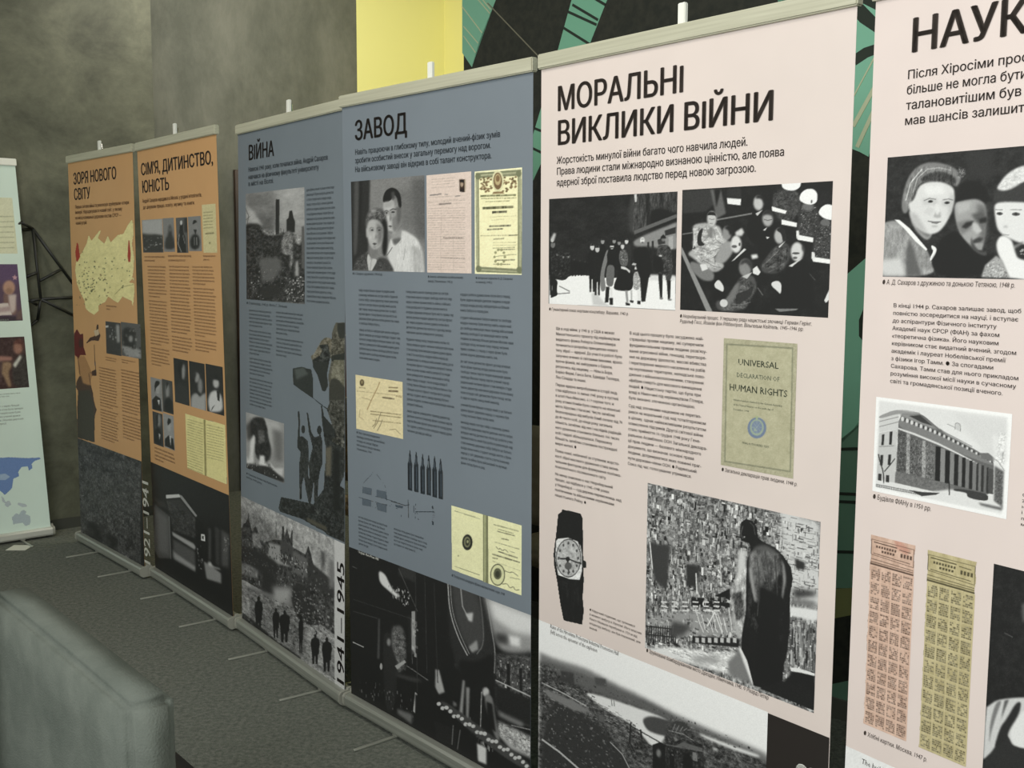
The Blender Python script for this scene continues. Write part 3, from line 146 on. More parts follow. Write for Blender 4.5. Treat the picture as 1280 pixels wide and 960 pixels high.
[4,"certificate_picture","cream certificate with a green ornamental border and an oval crest",[0.6937,1.4661,0.8968,1.7525],70,157,[244,240,200],0,[["p",[128,132,104],2.7,22,14,984,18,1003,990,35,981],["p",[178,178,146],2.7,34,32,971,39,985,976,47,964],["p",[132,134,106],2.7,62,47,945,50,950,966,76,951],["p",[246,240,196],2.7,91,69,914,73,919,945,104,929],["n",7,43.8,14.8],["e",[118,122,94],8.2,74,47,62,3,-1,33],["e",[118,122,94],8.2,932,55,57,2,0,31],["e",[118,122,94],8.2,950,954,58,0,1,32],["e",[118,122,94],8.2,84,951,63,0,0,33],["e",[100,84,56],2.7,776,182,24,1,0,9],["e",[100,84,56],2.7,367,169,25,1,0,9],["e",[120,100,70],2.7,609,138,24,1,0,9],["e",[120,100,70],2.7,292,190,25,1,0,8],["e",[140,118,86],2.7,706,198,24,0,0,8],["e",[120,100,70],2.7,265,142,25,1,0,9],["e",[120,100,70],2.7,806,137,24,1,0,8],["e",[120,100,70],2.7,361,173,25,0,0,8],["e",[100,84,56],2.7,814,91,24,1,0,8],["e",[120,100,70],2.7,284,79,25,1,0,9],["e",[120,100,70],2.7,872,84,24,1,0,8],["e",[120,100,70],2.7,372,88,25,1,0,9],["e",[100,84,56],2.7,683,210,24,1,0,9],["e",[120,100,70],2.7,350,153,25,0,0,8],["e",[140,118,86],2.7,864,178,24,1,0,8],["e",[120,100,70],2.7,202,110,25,1,0,9],["e",[140,118,86],2.7,862,119,24,1,0,8],["e",[120,100,70],2.7,203,145,25,0,0,8],["e",[120,100,70],2.7,768,177,24,1,0,9],["e",[140,118,86],2.7,205,175,25,1,0,9],["e",[140,118,86],2.7,796,106,24,1,0,8],["e",[120,100,70],2.7,307,70,25,1,0,9],["e",[140,118,86],2.7,866,132,24,1,0,8],["e",[140,118,86],2.7,129,169,25,0,0,8],["e",[140,118,86],2.7,707,194,24,1,0,8],["e",[120,100,70],2.7,137,82,25,1,0,9],["e",[140,118,86],2.7,634,109,24,0,0,8],["e",[100,84,56],2.7,214,109,25,1,0,9],["e",[100,84,56],2.7,672,140,24,1,0,9],["e",[140,118,86],2.7,318,176,25,1,0,8],["e",[120,100,70],2.7,611,206,24,0,0,8],["e",[140,118,86],2.7,179,131,25,1,0,9],["e",[100,84,56],2.7,858,129,23,1,0,9],["e",[140,118,86],2.7,266,105,25,1,0,9],["e",[100,84,56],2.7,687,187,24,1,0,9],["e",[140,118,86],2.7,163,156,25,0,0,8],["e",[100,84,56],2.7,646,81,24,1,0,9],["e",[120,100,70],2.7,263,118,25,1,0,9],["e",[140,118,86],2.7,808,128,24,1,0,9],["e",[120,100,70],2.7,243,120,25,1,0,9],["e",[140,118,86],2.7,875,171,23,1,0,9],["e",[100,84,56],2.7,211,88,26,1,0,9],["e",[140,118,86],2.7,759,97,24,1,0,9],["e",[120,100,70],2.7,152,119,26,1,0,8],["e",[120,100,70],2.7,617,132,24,1,0,9],["e",[120,100,70],2.7,242,202,25,1,0,9],["e",[140,118,86],2.7,874,146,23,0,0,8],["e",[140,118,86],2.7,303,107,25,1,0,9],["e",[120,100,70],2.7,683,132,24,1,0,9],["e",[100,84,56],2.7,154,174,25,1,0,9],["e",[140,118,86],2.7,869,169,24,1,0,9],["e",[140,118,86],2.7,348,89,25,1,0,9],["e",[100,84,56],2.7,678,185,24,1,0,8],["e",[140,118,86],2.7,218,171,25,1,0,9],["e",[140,118,86],2.7,796,172,24,1,0,9],["e",[140,118,86],2.7,219,160,25,0,0,8],["e",[100,84,56],2.7,835,118,23,1,0,9],["e",[140,118,86],2.7,309,198,25,1,0,9],["e",[120,100,70],2.7,783,160,24,1,0,9],["e",[140,118,86],2.7,247,170,25,1,0,9],["e",[100,84,56],2.7,789,144,24,1,0,8],["e",[140,118,86],2.7,292,175,25,1,0,9],["e",[140,118,86],2.7,678,124,24,1,0,8],["e",[100,84,56],2.7,215,179,25,1,0,9],["e",[140,118,86],2.7,727,128,24,1,0,9],["e",[120,100,70],2.7,259,136,25,1,0,8],["e",[140,118,86],2.7,657,126,24,0,0,8],["e",[100,84,56],2.7,198,69,25,1,0,9],["e",[100,84,56],2.7,805,104,24,1,1,9],["e",[140,118,86],2.7,258,194,25,1,0,9],["e",[220,216,176],2.7,500,108,125,5,0,101],["e",[120,96,68],2.7,500,108,92,4,0,81],["e",[190,172,130],2.7,500,94,65,2,0,54],["e",[130,104,74],2.7,500,84,41,1,0,32],["p",[140,118,84],5.5,410,207,601,209,641,230,382,228],["w",[95,98,66],17.3,2,130,240,873,251],["w",[120,118,84],8.6,3,144,266,881,278],["w",[120,118,84],7.4,4,237,298,762,303],["w",[70,70,48],24.7,5,180,359,821,361],["w",[48,48,36],22.2,6,387,403,687,402],["w",[165,160,120],4.9,7,326,449,882,444],["w",[165,160,120],4.9,7,368,477,655,474],["w",[60,60,50],13.6,8,320,536,776,535],["w",[60,60,50],12.3,8,276,568,607,564],["w",[120,115,88],6.2,8,128,626,909,626],["w",[60,60,50],8.6,8,736,627,909,626],["w",[70,70,55],9.9,9,409,662,642,656],["w",[150,146,110],4.9,9,396,696,883,694],["w",[150,146,110],4.9,9,396,721,883,718],["w",[95,95,72],6.2,9,396,749,857,741],["w",[80,80,62],8.6,3,520,764,857,759],["w",[80,80,62],9.9,3,437,865,857,859],["w",[80,80,62],7.4,3,409,902,764,904],["l",[90,90,66],8.2,3.7,465,828,710,813,884,808],["e",[150,150,112],5.5,651,833,27,0,0,12],["e",[150,150,112],5.5,630,875,27,0,0,13],["e",[150,150,112],5.5,575,902,28,-1,0,12],["e",[150,150,112],5.5,507,902,28,0,0,12],["e",[150,150,112],5.5,452,876,28,-1,0,12],["e",[150,150,112],5.5,432,833,27,0,0,12],["e",[150,150,112],5.5,453,790,28,0,0,13],["e",[150,150,112],5.5,509,765,27,0,0,12],["e",[150,150,112],5.5,577,765,27,0,0,13],["e",[150,150,112],5.5,631,792,27,0,0,12]]],
[4,"document_picture","cream scanned letter with handwriting",[0.0578,0.9416,0.3297,1.1232],71,83,[228,214,172],0,[["n",8,36.1,31.1],["e",[95,82,62],6.0,142,129,51,-7,-1,63],["e",[150,135,100],6.0,142,118,22,-3,-1,32],["w",[150,132,98],10.4,1,23,298,996,246],["w",[120,105,75],12.9,1,82,224,210,219],["w",[120,105,75],20.7,1,718,135,910,115],["w",[105,90,66],31.1,1,717,198,904,177],["w",[90,78,60],25.9,1,589,332,826,322],["w",[150,132,98],15.5,1,864,266,981,273],["l",[160,130,90],15.0,12.9,529,66,476,182,332,436,251,606],["l",[150,130,95],9.0,7.8,143,400,348,421],["l",[150,130,95],9.0,7.8,91,633,73,769,168,805],["w",[118,105,76],15.5,2,323,621,957,579],["w",[118,105,76],15.5,3,322,673,956,630],["w",[130,115,84],12.9,3,373,782,955,731],["l",[90,78,58],9.0,7.8,546,610,466,805,387,924],["l",[90,78,58],9.0,7.8,574,734,527,846,464,949],["l",[90,78,58],9.0,7.8,452,730,419,840,356,903],["l",[110,95,70],9.0,7.8,723,888,842,853,944,923]]],
[4,"cartridge_picture","cut-out picture of six dark rifle cartridges",[0.3504,0.7826,0.5405,0.9159],73,82,None,1,[["p",[40,46,52],3.5,82,0,110,170,117,280,142,354,139,996,13,1004,17,371,44,288,53,165],["l",[82,92,102],21.3,18.8,72,193,70,337],["l",[70,80,90],21.3,18.8,89,413,87,935],["l",[25,28,32],17.7,15.7,36,392,33,993],["p",[40,46,52],3.5,258,-3,287,165,293,275,318,348,316,992,192,1000,195,365,222,283,231,161],["l",[82,92,102],21.3,18.8,249,189,248,332],["l",[70,80,90],21.3,18.8,266,407,264,931],["l",[25,28,32],17.7,15.7,213,386,211,989],["p",[40,46,52],3.5,436,16,464,182,470,291,495,364,493,997,371,1004,374,381,400,299,409,178],["l",[82,92,102],21.3,18.8,427,206,426,347],["l",[70,80,90],21.3,18.8,443,422,442,936],["l",[25,28,32],17.7,15.7,392,402,390,993],["p",[40,46,52],3.5,604,7,632,173,638,280,663,353,661,987,541,995,543,369,569,289,577,168],["l",[120,130,136],21.3,18.8,595,196,594,336],["l",[70,80,90],21.3,18.8,612,411,611,927],["l",[25,28,32],17.7,15.7,561,391,559,984],["p",[40,46,52],3.5,763,0,790,164,796,271,821,344,819,1002,701,1009,702,360,728,280,736,160],["l",[82,92,102],21.3,18.8,754,187,753,327],["l",[70,80,90],21.3,18.8,770,401,770,942],["l",[25,28,32],17.7,15.7,720,381,719,998],["p",[40,46,52],3.5,922,20,949,183,956,290,980,361,979,996,862,1004,863,378,888,298,896,179],["l",[82,92,102],21.3,18.8,914,206,913,345],["l",[70,80,90],21.3,18.8,930,418,930,937],["l",[25,28,32],17.7,15.7,881,398,880,993]]],
[4,"technical_drawing","thin line drawing of a device in section",[0.0588,0.6596,0.5038,0.814],173,98,None,1,[["l",[50,58,66],4.8,8.5,220,-51,210,78,91,307,72,419,72,831],["l",[50,58,66],4.8,8.5,246,-54,263,68,358,211,392,338,385,828],["p",[86,96,106],1.6,72,419,195,395,194,535,71,552],["p",[86,96,106],1.6,262,392,388,377,387,541,261,546],["p",[86,96,106],1.6,66,672,187,661,186,802,64,829],["p",[86,96,106],1.6,264,669,389,654,388,827,266,833],["l",[50,58,66],4.8,8.5,15,549,197,548,459,533,626,547],["l",[50,58,66],4.8,8.5,14,677,196,674,441,656],["l",[50,58,66],4.8,8.5,15,549,14,677],["l",[50,58,66],4.8,8.5,450,552,458,662,542,669,609,645],["l",[50,58,66],6.5,11.3,450,552,626,552,676,508],["p",[70,80,90],1.6,501,597,601,574,593,626,509,649],["l",[50,58,66],4.8,8.5,196,709,195,812,257,800,258,692],["l",[50,58,66],3.2,5.7,610,569,642,580,667,540,642,622,617,649],["l",[60,68,76],6.5,11.3,663,403,666,792],["l",[50,58,66],4.8,8.5,733,437,731,770],["l",[50,58,66],4.8,8.5,754,440,747,762],["l",[50,58,66],8.1,14.1,756,613,969,501],["l",[50,58,66],4.8,8.5,772,638,953,718],["l",[50,58,66],4.8,8.5,954,384,977,516,960,782],["l",[50,58,66],4.8,8.5,946,410,961,524,948,776],["l",[50,58,66],4.8,8.5,764,614,787,768],["e",[50,58,66],1.6,954,419,9,-4,0,28],["e",[50,58,66],1.6,957,743,9,-5,0,33],["l",[50,58,66],3.2,5.7,122,879,140,899],["l",[50,58,66],3.2,5.7,318,892,339,939],["l",[50,58,66],6.5,11.3,572,772,578,819],["l",[50,58,66],6.5,11.3,784,742,791,766]]],
[4,"booklet_picture","cream open identity booklet with round stamps",[0.5786,0.5719,0.8995,0.7723],110,100,None,1,[["p",[236,234,188],1.7,-1,2,469,-23,467,992,6,985],["p",[120,122,92],1.7,469,-23,540,-16,545,1004,467,1007],["p",[170,172,132],1.7,481,-17,510,-17,509,1004,480,1006],["p",[238,236,190],1.7,540,-7,1001,-2,999,1013,545,1000],["n",6,34.0,37.1],["l",[70,70,55],5.1,5.6,49,72,424,77],["l",[70,70,55],5.1,5.6,45,917,422,918],["e",[42,44,38],1.7,240,488,77,-26,-1,121],["e",[130,130,100],1.7,236,485,48,-16,0,83],["e",[60,62,50],1.7,240,484,31,-11,-1,57],["e",[170,170,130],1.7,243,477,15,-5,0,23],["e",[170,168,130],1.7,103,739,12,-4,0,15],["w",[120,120,92],14.9,1,623,102,957,95],["w",[120,120,92],11.1,2,685,150,893,148],["w",[100,100,78],14.9,3,675,184,902,177],["w",[90,90,70],14.9,3,732,272,823,264],["w",[110,110,84],9.3,4,637,354,969,347],["l",[80,80,64],6.8,7.4,654,416,689,450,706,417,741,451,775,412,818,443],["l",[80,80,64],5.1,5.6,843,416,911,420],["w",[70,70,56],16.7,6,689,477,944,481],["w",[66,66,52],18.6,7,605,543,969,535],["w",[66,66,52],14.9,7,605,598,672,588],["w",[120,120,92],5.6,8,605,644,978,648],["e",[70,72,56],1.7,675,822,104,-38,0,162],["e",[222,222,176],1.7,675,822,92,-34,0,147],["e",[96,98,76],1.7,675,807,56,-20,0,85],["e",[60,62,48],1.7,675,813,31,-12,0,51],["e",[210,210,168],1.7,741,770,14,-5,0,22],["l",[70,70,56],6.8,7.4,767,724,844,733,878,703,953,738],["l",[70,70,56],6.8,7.4,741,935,810,900,844,960,895,905,912,962,970,930],["l",[90,90,70],5.1,5.6,844,797,978,779]]],
[4,"factory_photograph","dark photograph of workers beside machinery in a factory hall",[0.0,0.0,0.9395,0.5248],298,242,26,0,[["n",6,23.8,29.4],["p",50,11.9,316,-10,414,-12,413,69,315,65],["q",215,3.6,191,78,235,90,257,135,285,176,328,187,306,212,256,188,197,160],["k",40,6.0,13.2,90,220,249,146,385,133,391,220,284,252],["l",190,4.8,5.9,16,638,87,635],["l",90,3.6,4.4,20,123,51,126],["p",80,4.8,187,397,197,392,191,661,176,669],["q",95,11.9,276,401,341,370,356,499,355,651,272,711,260,501],["n",40,11.9,14.7,276,401,357,423,355,651,272,711],["p",38,3.6,369,297,411,247,409,517,367,539],["p",150,2.4,391,257,411,247,412,516,389,498],["k",16,10.7,17.7,100,190,389,258,417,245,415,514,390,527],["l",120,2.4,2.9,387,303,392,586],["q",42,3.6,216,492,238,458,265,460,267,544,302,618,302,695,284,953,225,988,213,743],["e",135,3.6,251,521,12,-6,0,25],["p",165,2.4,287,657,346,588,355,598,302,672],["e",170,2.4,201,706,8,-4,0,22],["l",120,3.6,4.4,359,618,483,642],["l",110,2.4,2.9,388,619,477,645],["p",62,9.5,294,699,463,653,408,698,294,723],["p",200,2.4,407,759,421,766,406,896,395,888],["p",110,9.5,299,929,392,912,384,978,299,960],["q",44,11.9,598,-8,780,-3,815,172,833,272,827,384,792,486,732,544,646,509,596,306],["q",66,11.9,617,-2,745,-8,774,123,780,271,732,351,672,297,629,148],["l",185,4.8,5.9,595,-7,603,160,647,295,696,377],["l",150,3.6,4.4,608,-6,616,154,659,275,706,364],["l",150,6.0,7.4,663,-1,672,100,697,145],["l",100,4.8,5.9,759,-1,774,123,780,271,744,345],["p",190,3.6,687,135,727,110,721,168,703,170],["p",150,7.1,702,324,745,261,751,314,720,350],["q",24,9.5,646,424,744,400,827,289,827,398,792,486,732,544,671,539],["l",140,4.8,5.9,792,-8,818,170,836,284,831,409],["q",150,16.7,780,-3,906,-12,1003,-10,1004,198,928,250,850,263,821,169],["p",220,21.4,804,0,1003,3,1003,107,928,130,827,98],["p",225,11.9,895,160,950,146,950,199,906,208],["p",60,14.3,838,174,895,160,895,214,838,228],["p",70,9.5,838,296,1004,224,1005,620,838,626],["n",36,11.9,11.8,838,296,1004,224,1005,620,838,626],["k",50,4.8,14.7,90,210,838,324,1004,264,1005,474,838,460],["p",32,2.4,889,324,906,315,907,694,893,702],["p",34,2.4,948,320,961,313,964,471,951,479],["l",190,4.8,5.9,838,447,1004,448],["p",36,4.8,838,474,1004,461,1005,607,912,650,838,598],["l",160,3.6,4.4,912,663,1005,633],["p",170,9.5,850,674,1005,673,1006,793,907,803,850,757],["n",50,9.5,11.8,850,674,1005,673,1006,793,850,757],["p",120,9.5,850,619,973,613,962,647,850,646],["p",110,3.6,608,472,634,459,639,714,620,726],["p",170,3.6,524,553,544,543,575,664,543,697,523,664],["p",150,3.6,671,539,683,532,670,754,652,750],["p",140,3.6,689,571,708,561,701,764,689,757],["p",28,3.6,596,363,646,509,645,696,582,690],["k",60,6.0,20.6,60,170,620,726,744,738,838,806,838,875,645,856],["l",110,2.4,2.9,316,20,425,241],["l",60,3.6,4.4,414,-5,421,751],["l",70,2.4,2.9,468,3,477,601],["l",48,4.8,5.9,520,24,537,627],["k",40,4.8,17.7,50,140,49,832,407,789,406,942,47,963],["l",80,2.4,2.9,23,425,179,400],["l",70,2.4,2.9,24,344,383,305],["k",24,10.7,5.9,90,200,838,681,907,680,1005,700,1006,767,861,750],["p",30,4.8,714,557,780,520,792,793,719,795],["e",190,4.8,789,543,17,-9,0,28],["q",120,7.1,780,562,821,539,838,681,861,791,838,792,792,653],["l",180,3.6,4.4,768,555,762,769],["p",26,3.6,792,597,821,594,838,750,797,733],["p",28,7.1,407,774,516,727,744,837,791,990,404,1157],["p",36,2.4,515,876,645,856,632,966,528,987],["l",110,4.8,5.9,620,842,613,963],["l",100,4.8,5.9,657,848,642,974],["p",215,3.6,744,873,791,870,791,969,749,976],["q",70,7.1,536,745,582,719,815,778,984,821,1006,847,951,883,744,837],["e",200,2.4,542,756,12,-7,0,12],["e",60,1.2,553,765,5,-3,0,6],["e",200,2.4,563,771,12,-7,0,12],["e",60,1.2,574,769,5,-3,0,6],["e",200,2.4,584,755,12,-6,0,12],["e",60,1.2,594,773,6,-3,0,6],["e",200,2.4,605,765,11,-7,0,12],["e",60,1.2,615,777,5,-3,0,6],["e",200,2.4,625,784,12,-7,0,11],["e",60,1.2,635,781,6,-3,0,6],["e",200,2.4,646,770,11,-7,0,11],["e",60,1.2,656,785,5,-3,0,6],["e",200,2.4,666,774,11,-7,0,11],["e",60,1.2,676,789,5,-3,0,6],["e",200,2.4,686,795,11,-7,0,12],["e",60,1.2,696,793,5,-3,0,6],["e",200,2.4,706,784,11,-6,0,12],["e",60,1.2,715,797,5,-3,0,6],["e",200,2.4,725,783,11,-7,0,11],["e",60,1.2,735,801,5,-3,0,6],["e",200,2.4,745,806,11,-7,0,11],["e",60,1.2,754,805,5,-3,0,6],["e",200,2.4,764,799,11,-7,0,11],["e",60,1.2,774,809,4,-3,0,6],["e",200,2.4,783,792,11,-6,0,12],["e",60,1.2,793,813,4,-3,0,5],["e",200,2.4,802,815,11,-7,0,11],["e",60,1.2,812,817,4,-3,0,5],["e",200,2.4,821,813,11,-7,0,11],["e",60,1.2,830,820,5,-3,0,6],["e",200,2.4,840,802,10,-6,0,12],["e",60,1.2,849,824,5,-3,0,6],["e",200,2.4,858,823,11,-7,0,11],["e",60,1.2,868,828,4,-3,0,5],["e",200,2.4,877,826,10,-6,0,11],["e",60,1.2,886,831,4,-2,0,6],["e",200,2.4,895,813,10,-6,0,11],["e",60,1.2,904,835,5,-3,0,6],["e",200,2.4,913,831,10,-7,0,11],["e",60,1.2,922,839,5,-3,0,5],["e",200,2.4,931,839,10,-6,0,11],["e",60,1.2,940,842,4,-3,0,6],["e",200,2.4,949,824,10,-6,0,11],["e",60,1.2,958,846,4,-3,0,5],["e",200,2.4,967,838,9,-7,0,11],["e",60,1.2,975,849,5,-2,0,6],["e",200,2.4,984,851,10,-7,0,11],["e",60,1.2,993,853,4,-3,0,5]]],
[3,"photograph","black and white photograph of chimneys above bombed ruins",[0.0779,1.3415,0.6222,1.7593],87,166,150,0,[["p",120,56.5,-5,-1,486,2,600,216,363,270,14,129],["p",100,70.6,116,198,484,212,529,386,289,368],["p",168,70.6,602,9,977,8,976,289,600,253],["p",175,37.6,14,103,142,173,314,306,140,288,12,220],["n",12,141.2,37.2],["q",48,9.4,-2,297,50,279,240,289,289,331,313,382,505,404,701,377,824,367,856,487,953,488,986,348,1015,995,-1,1005],["p",40,4.7,537,79,601,82,594,387,529,398],["p",38,4.7,714,268,747,252,763,192,808,190,829,254,851,285,850,380,713,371],["l",60,9.4,5.0,617,339,621,400],["l",60,9.4,5.0,668,352,667,400],["l",50,7.1,3.7,-12,128,51,208,24,298],["l",50,7.1,3.7,-1,245,77,216],["q",120,11.8,645,376,824,361,822,691,710,692,733,595,620,546],["n",20,23.5,22.3,645,376,824,361,822,691,710,692],["p",45,9.4,666,571,767,583,766,704,664,718],["n",34,32.9,17.4,11,298,954,406,1015,995,-1,1005],["p",95,37.6,236,609,597,596,642,693,477,821,283,826],["k",120,16.5,8.7,60,190,31,702,642,693,994,759,1004,984,-1,1005],["k",60,21.2,12.4,80,225,709,790,995,748,1004,984,662,988],["p",45,37.6,182,893,594,830,640,927,354,989],["p",170,11.8,855,643,899,618,909,761,854,762],["p",90,7.1,954,335,992,330,1005,700,956,689]]],
[3,"photograph","black and white photograph of burning tanks under black smoke",[0.0617,0.6518,0.4367,0.8824],60,86,150,0,[["p",180,78.5,7,24,886,0,998,717,641,483,521,183],["p",70,62.8,4,237,182,88,269,29,178,424,45,510],["q",40,31.4,260,31,481,6,563,120,602,329,682,500,639,701,431,809,261,740,221,470,134,406,115,157],["p",90,39.2,309,256,479,220,519,402,349,496],["n",20,54.9,38.4,138,69,564,11,639,701,260,796],["q",215,31.4,111,495,222,330,264,433,197,672,216,864,39,909,109,693],["p",110,78.5,706,144,963,142,979,669,761,670],["p",225,19.6,368,686,495,655,515,787,597,821,345,886],["p",220,19.6,19,772,84,897,171,959,16,1000],["p",200,31.4,598,711,760,805,979,748,958,887,759,914],["q",45,15.7,4,918,259,880,638,810,800,876,997,930,989,991,-7,1020],["k",40,15.7,32.9,40,200,4,861,639,755,958,940,38,994]]],
[3,"monument_picture","cut-out picture of a dark monument with soldiers raising arms and a flag",[0.3824,0.5297,0.9375,1.291],103,311,None,1,[["p",[88,86,76],3.4,878,4,1004,0,1006,387,806,425,789,297,773,255,822,177,789,157,822,124,822,81,830,49],["q",[105,100,86],5.1,640,117,707,81,806,74,822,97,806,157,656,181,554,203,516,175,571,164],["p",[45,48,46],3.4,640,117,773,107,806,157,756,245,773,298,731,328,690,329,622,260,554,226,545,193,656,165,690,141],["n",38,33.7,11.2,554,93,822,70,1004,0,1005,177,554,203],["p",[150,145,125],5.1,934,24,973,22,965,48,926,50],["p",[50,52,48],5.1,902,6,1004,0,1004,67,934,76,902,41],["p",[45,48,44],5.1,822,156,1005,135,1005,166,822,182],["p",[112,110,95],6.7,854,175,981,168,1005,282,903,257,806,264],["n",26,27.0,16.8,806,178,1005,166,1006,387,806,404],["q",[58,58,52],5.1,806,264,903,257,1005,292,1006,440,806,436,781,330],["p",[46,50,48],3.4,239,252,377,236,527,238,553,281,556,375,483,364,376,349,251,330],["p",[78,84,82],13.5,267,254,413,237,483,263,303,303],["l",[48,52,52],8.4,2.8,483,361,822,416],["p",[66,66,60],3.4,812,362,1007,346,1008,669,933,693,756,588,823,470,756,410],["n",36,20.2,12.3,756,366,1007,346,1009,851,710,893,710,593],["p",[44,47,46],1.7,318,455,343,454,355,498,349,576,403,571,476,587,487,647,475,748,527,811,517,882,486,886,438,823,414,764,376,815,376,882,346,890,340,773,340,710,366,652,308,635,317,580,330,516],["p",[44,47,46],1.7,458,451,477,448,524,536,571,558,630,548,665,534,688,565,692,670,652,712,629,768,617,868,570,879,566,760,534,841,498,923,510,813,487,693,547,610,488,540],["p",[44,47,46],1.7,670,395,699,415,711,444,790,466,845,483,823,551,933,562,987,563,993,693,933,744,998,751,1003,998,755,1000,497,939,570,875,710,788,722,711,756,610,722,562,688,483],["p",[44,47,46],1.7,41,916,376,893,570,882,845,874,1003,889,1020,999,934,995,663,991,375,980,19,995,0,977],["e",[44,47,46],1.7,403,536,30,-3,0,20],["e",[44,47,46],1.7,646,517,33,-3,0,22],["e",[44,47,46],1.7,845,512,36,-3,0,22],["n",26,23.6,11.2,14,926,474,888,1003,896,1003,998,13,992],["n",24,20.2,12.3,342,577,997,490,1003,969,338,883],["p",[96,92,80],10.1,744,589,823,573,812,715,733,725],["p",[80,78,68],10.1,449,961,755,962,755,985,473,981],["p",[30,32,30],13.5,845,578,933,584,933,862,845,874],["l",[50,56,58],6.7,2.2,572,382,790,415],["l",[40,44,42],8.4,2.8,677,398,688,461,756,514]]],
[3,"city_photograph","black and white photograph of people on a ruined city street",[0.0,0.0,0.9395,0.5248],179,200,150,0,[["p",120,54.4,-10,111,1031,-16,1032,421,-16,589],["p",165,54.4,186,27,1031,-30,908,331,518,233],["p",62,2.7,-7,285,26,220,59,191,84,130,103,193,124,245,165,183,196,227,242,285,367,211,433,194,444,84,459,79,465,157,487,76,518,153,535,79,544,79,543,199,661,207,691,130,716,185,739,268,796,305,908,316,917,658,619,653,-12,676],["l",50,3.6,3.2,379,72,378,207],["l",60,3.6,3.2,84,122,88,189],["p",120,7.2,124,254,207,231,225,334,135,353],["p",110,10.9,-3,548,205,495,180,592,-4,637],["k",110,7.2,13.0,40,170,0,318,230,281,539,241,908,331,908,406,517,443,-3,530],["n",30,21.7,22.7],["p",150,5.4,299,263,518,217,528,358,298,405],["p",70,5.4,422,190,543,199,542,352,421,354],["p",100,5.4,543,223,681,230,680,371,542,384],["p",58,5.4,681,230,917,297,917,402,680,403],["k",60,9.1,16.2,25,45,299,279,681,246,908,331,908,376,680,356,298,388],["k",30,9.1,14.6,150,200,388,285,681,262,680,324,388,368],["l",40,3.6,3.2,444,84,444,182],["l",40,3.6,3.2,535,75,535,179],["k",260,9.1,13.0,25,150,-8,321,207,273,539,209,908,331,917,628,619,653,-12,676],["q",46,18.1,12,401,159,377,388,368,409,458,181,540,10,490],["k",60,10.9,9.7,40,120,12,401,410,408,409,458,35,515],["p",45,14.5,228,502,365,477,386,634,226,691],["q",112,14.5,-5,726,179,678,516,606,852,630,962,965,718,966,405,1007,-9,996],["p",165,36.2,342,587,537,499,516,622,363,711],["k",90,21.7,6.5,50,160,82,722,516,606,908,663,908,936,618,958,79,952],["k",40,9.1,16.2,20,60,516,460,815,465,852,630,578,705],["p",150,29.0,659,665,889,642,908,936,678,956],["p",140,21.7,-6,798,106,781,104,940,-8,960],["q",50,7.2,558,441,700,441,738,563,796,659,619,733,526,633],["k",160,12.7,11.4,30,160,516,460,815,465,889,611,777,731,557,748],["p",120,14.5,871,152,917,148,917,342,871,348],["q",36,7.2,5,953,176,956,405,990,618,974,618,1006,176,1043,4,1025],["p",60,18.1,806,118,834,122,825,247,806,240],["p",200,1.8,916,-1,1031,-16,1033,1073,917,1053],["k",220,16.3,8.1,50,165,-6,762,516,638,908,663,908,997,618,958,-9,996],["n",36,25.4,16.2,-5,726,917,597,917,1022,-10,1068],["p",28,1.8,179,768,201,757,229,762,236,808,226,853,228,899,216,911,212,1007,193,1017,190,942,183,945,178,1024,159,1034,155,936,150,891,143,853,153,798],["e",32,1.8,190,749,17,-8,0,19],["p",28,1.8,172,751,191,726,209,734],["p",28,1.8,365,766,383,757,406,760,412,796,404,833,405,869,396,879,392,956,377,964,374,904,368,907,365,970,349,978,345,900,341,865,335,835,343,790],["e",32,1.8,374,751,13,-7,0,15],["p",28,1.8,360,752,374,732,388,738],["p",28,1.8,448,744,475,731,507,729,515,767,505,807,506,845,493,857,489,938,467,949,463,887,454,892,449,959,427,971,421,889,415,852,406,822,417,774],["e",32,1.8,462,726,13,-7,0,16],["p",28,1.8,447,727,462,706,476,713],["p",28,1.8,613,701,624,695,638,706,642,753,637,795,638,841,632,850,630,943,621,948,619,874,615,876,613,952,604,957,601,860,599,815,595,777,600,725],["e",32,1.8,619,685,15,-7,0,19],["p",28,1.8,602,686,619,662,635,670],["p",28,1.8,739,771,760,760,785,760,792,793,783,828,785,862,775,872,771,944,754,954,751,898,744,902,741,961,724,971,719,898,714,866,707,839,715,796],["e",32,1.8,750,755,11,-5,0,15],["p",28,1.8,737,756,750,738,762,744],["p",28,1.8,841,744,863,733,890,733,897,771,888,810,890,848,879,859,876,939,858,950,854,888,847,892,843,958,825,968,820,887,814,850,807,820,816,773],["e",32,1.8,852,727,13,-6,0,16],["p",28,1.8,839,728,852,708,866,714]]],
[2,"photograph","small landscape photograph of a town",[0.0235,1.5276,0.2889,1.6781],30,49,120,0,[["p",170,27.9,0,4,1009,4,1011,486,607,434,7,397],["q",52,34.8,-9,419,325,470,674,457,1009,507,977,998,0,997],["k",30,69.6,34.3,50,160,39,464,1008,528,983,906,43,901]]],
[2,"portrait_photograph",0,[0.2945,1.5306,0.4296,1.6794],16,50,128,0,[["q",50,51.3,57,925,160,629,434,506,499,297,642,174,799,343,816,510,985,678,979,928],["e",120,51.3,647,341,101,1,-9,67]]],
[2,"portrait_photograph",0,[0.4546,1.5261,0.5861,1.6778],17,53,90,0,[["q",35,37.5,-94,990,-14,656,271,417,373,97,625,82,609,421,812,583,824,990],["e",195,37.5,468,147,112,2,-8,64],["l",180,50.0,16.0,266,457,104,738,390,982],["l",170,37.5,12.0,574,501,731,742],["p",40,100.0,756,25,1001,31,978,426,732,423]]],
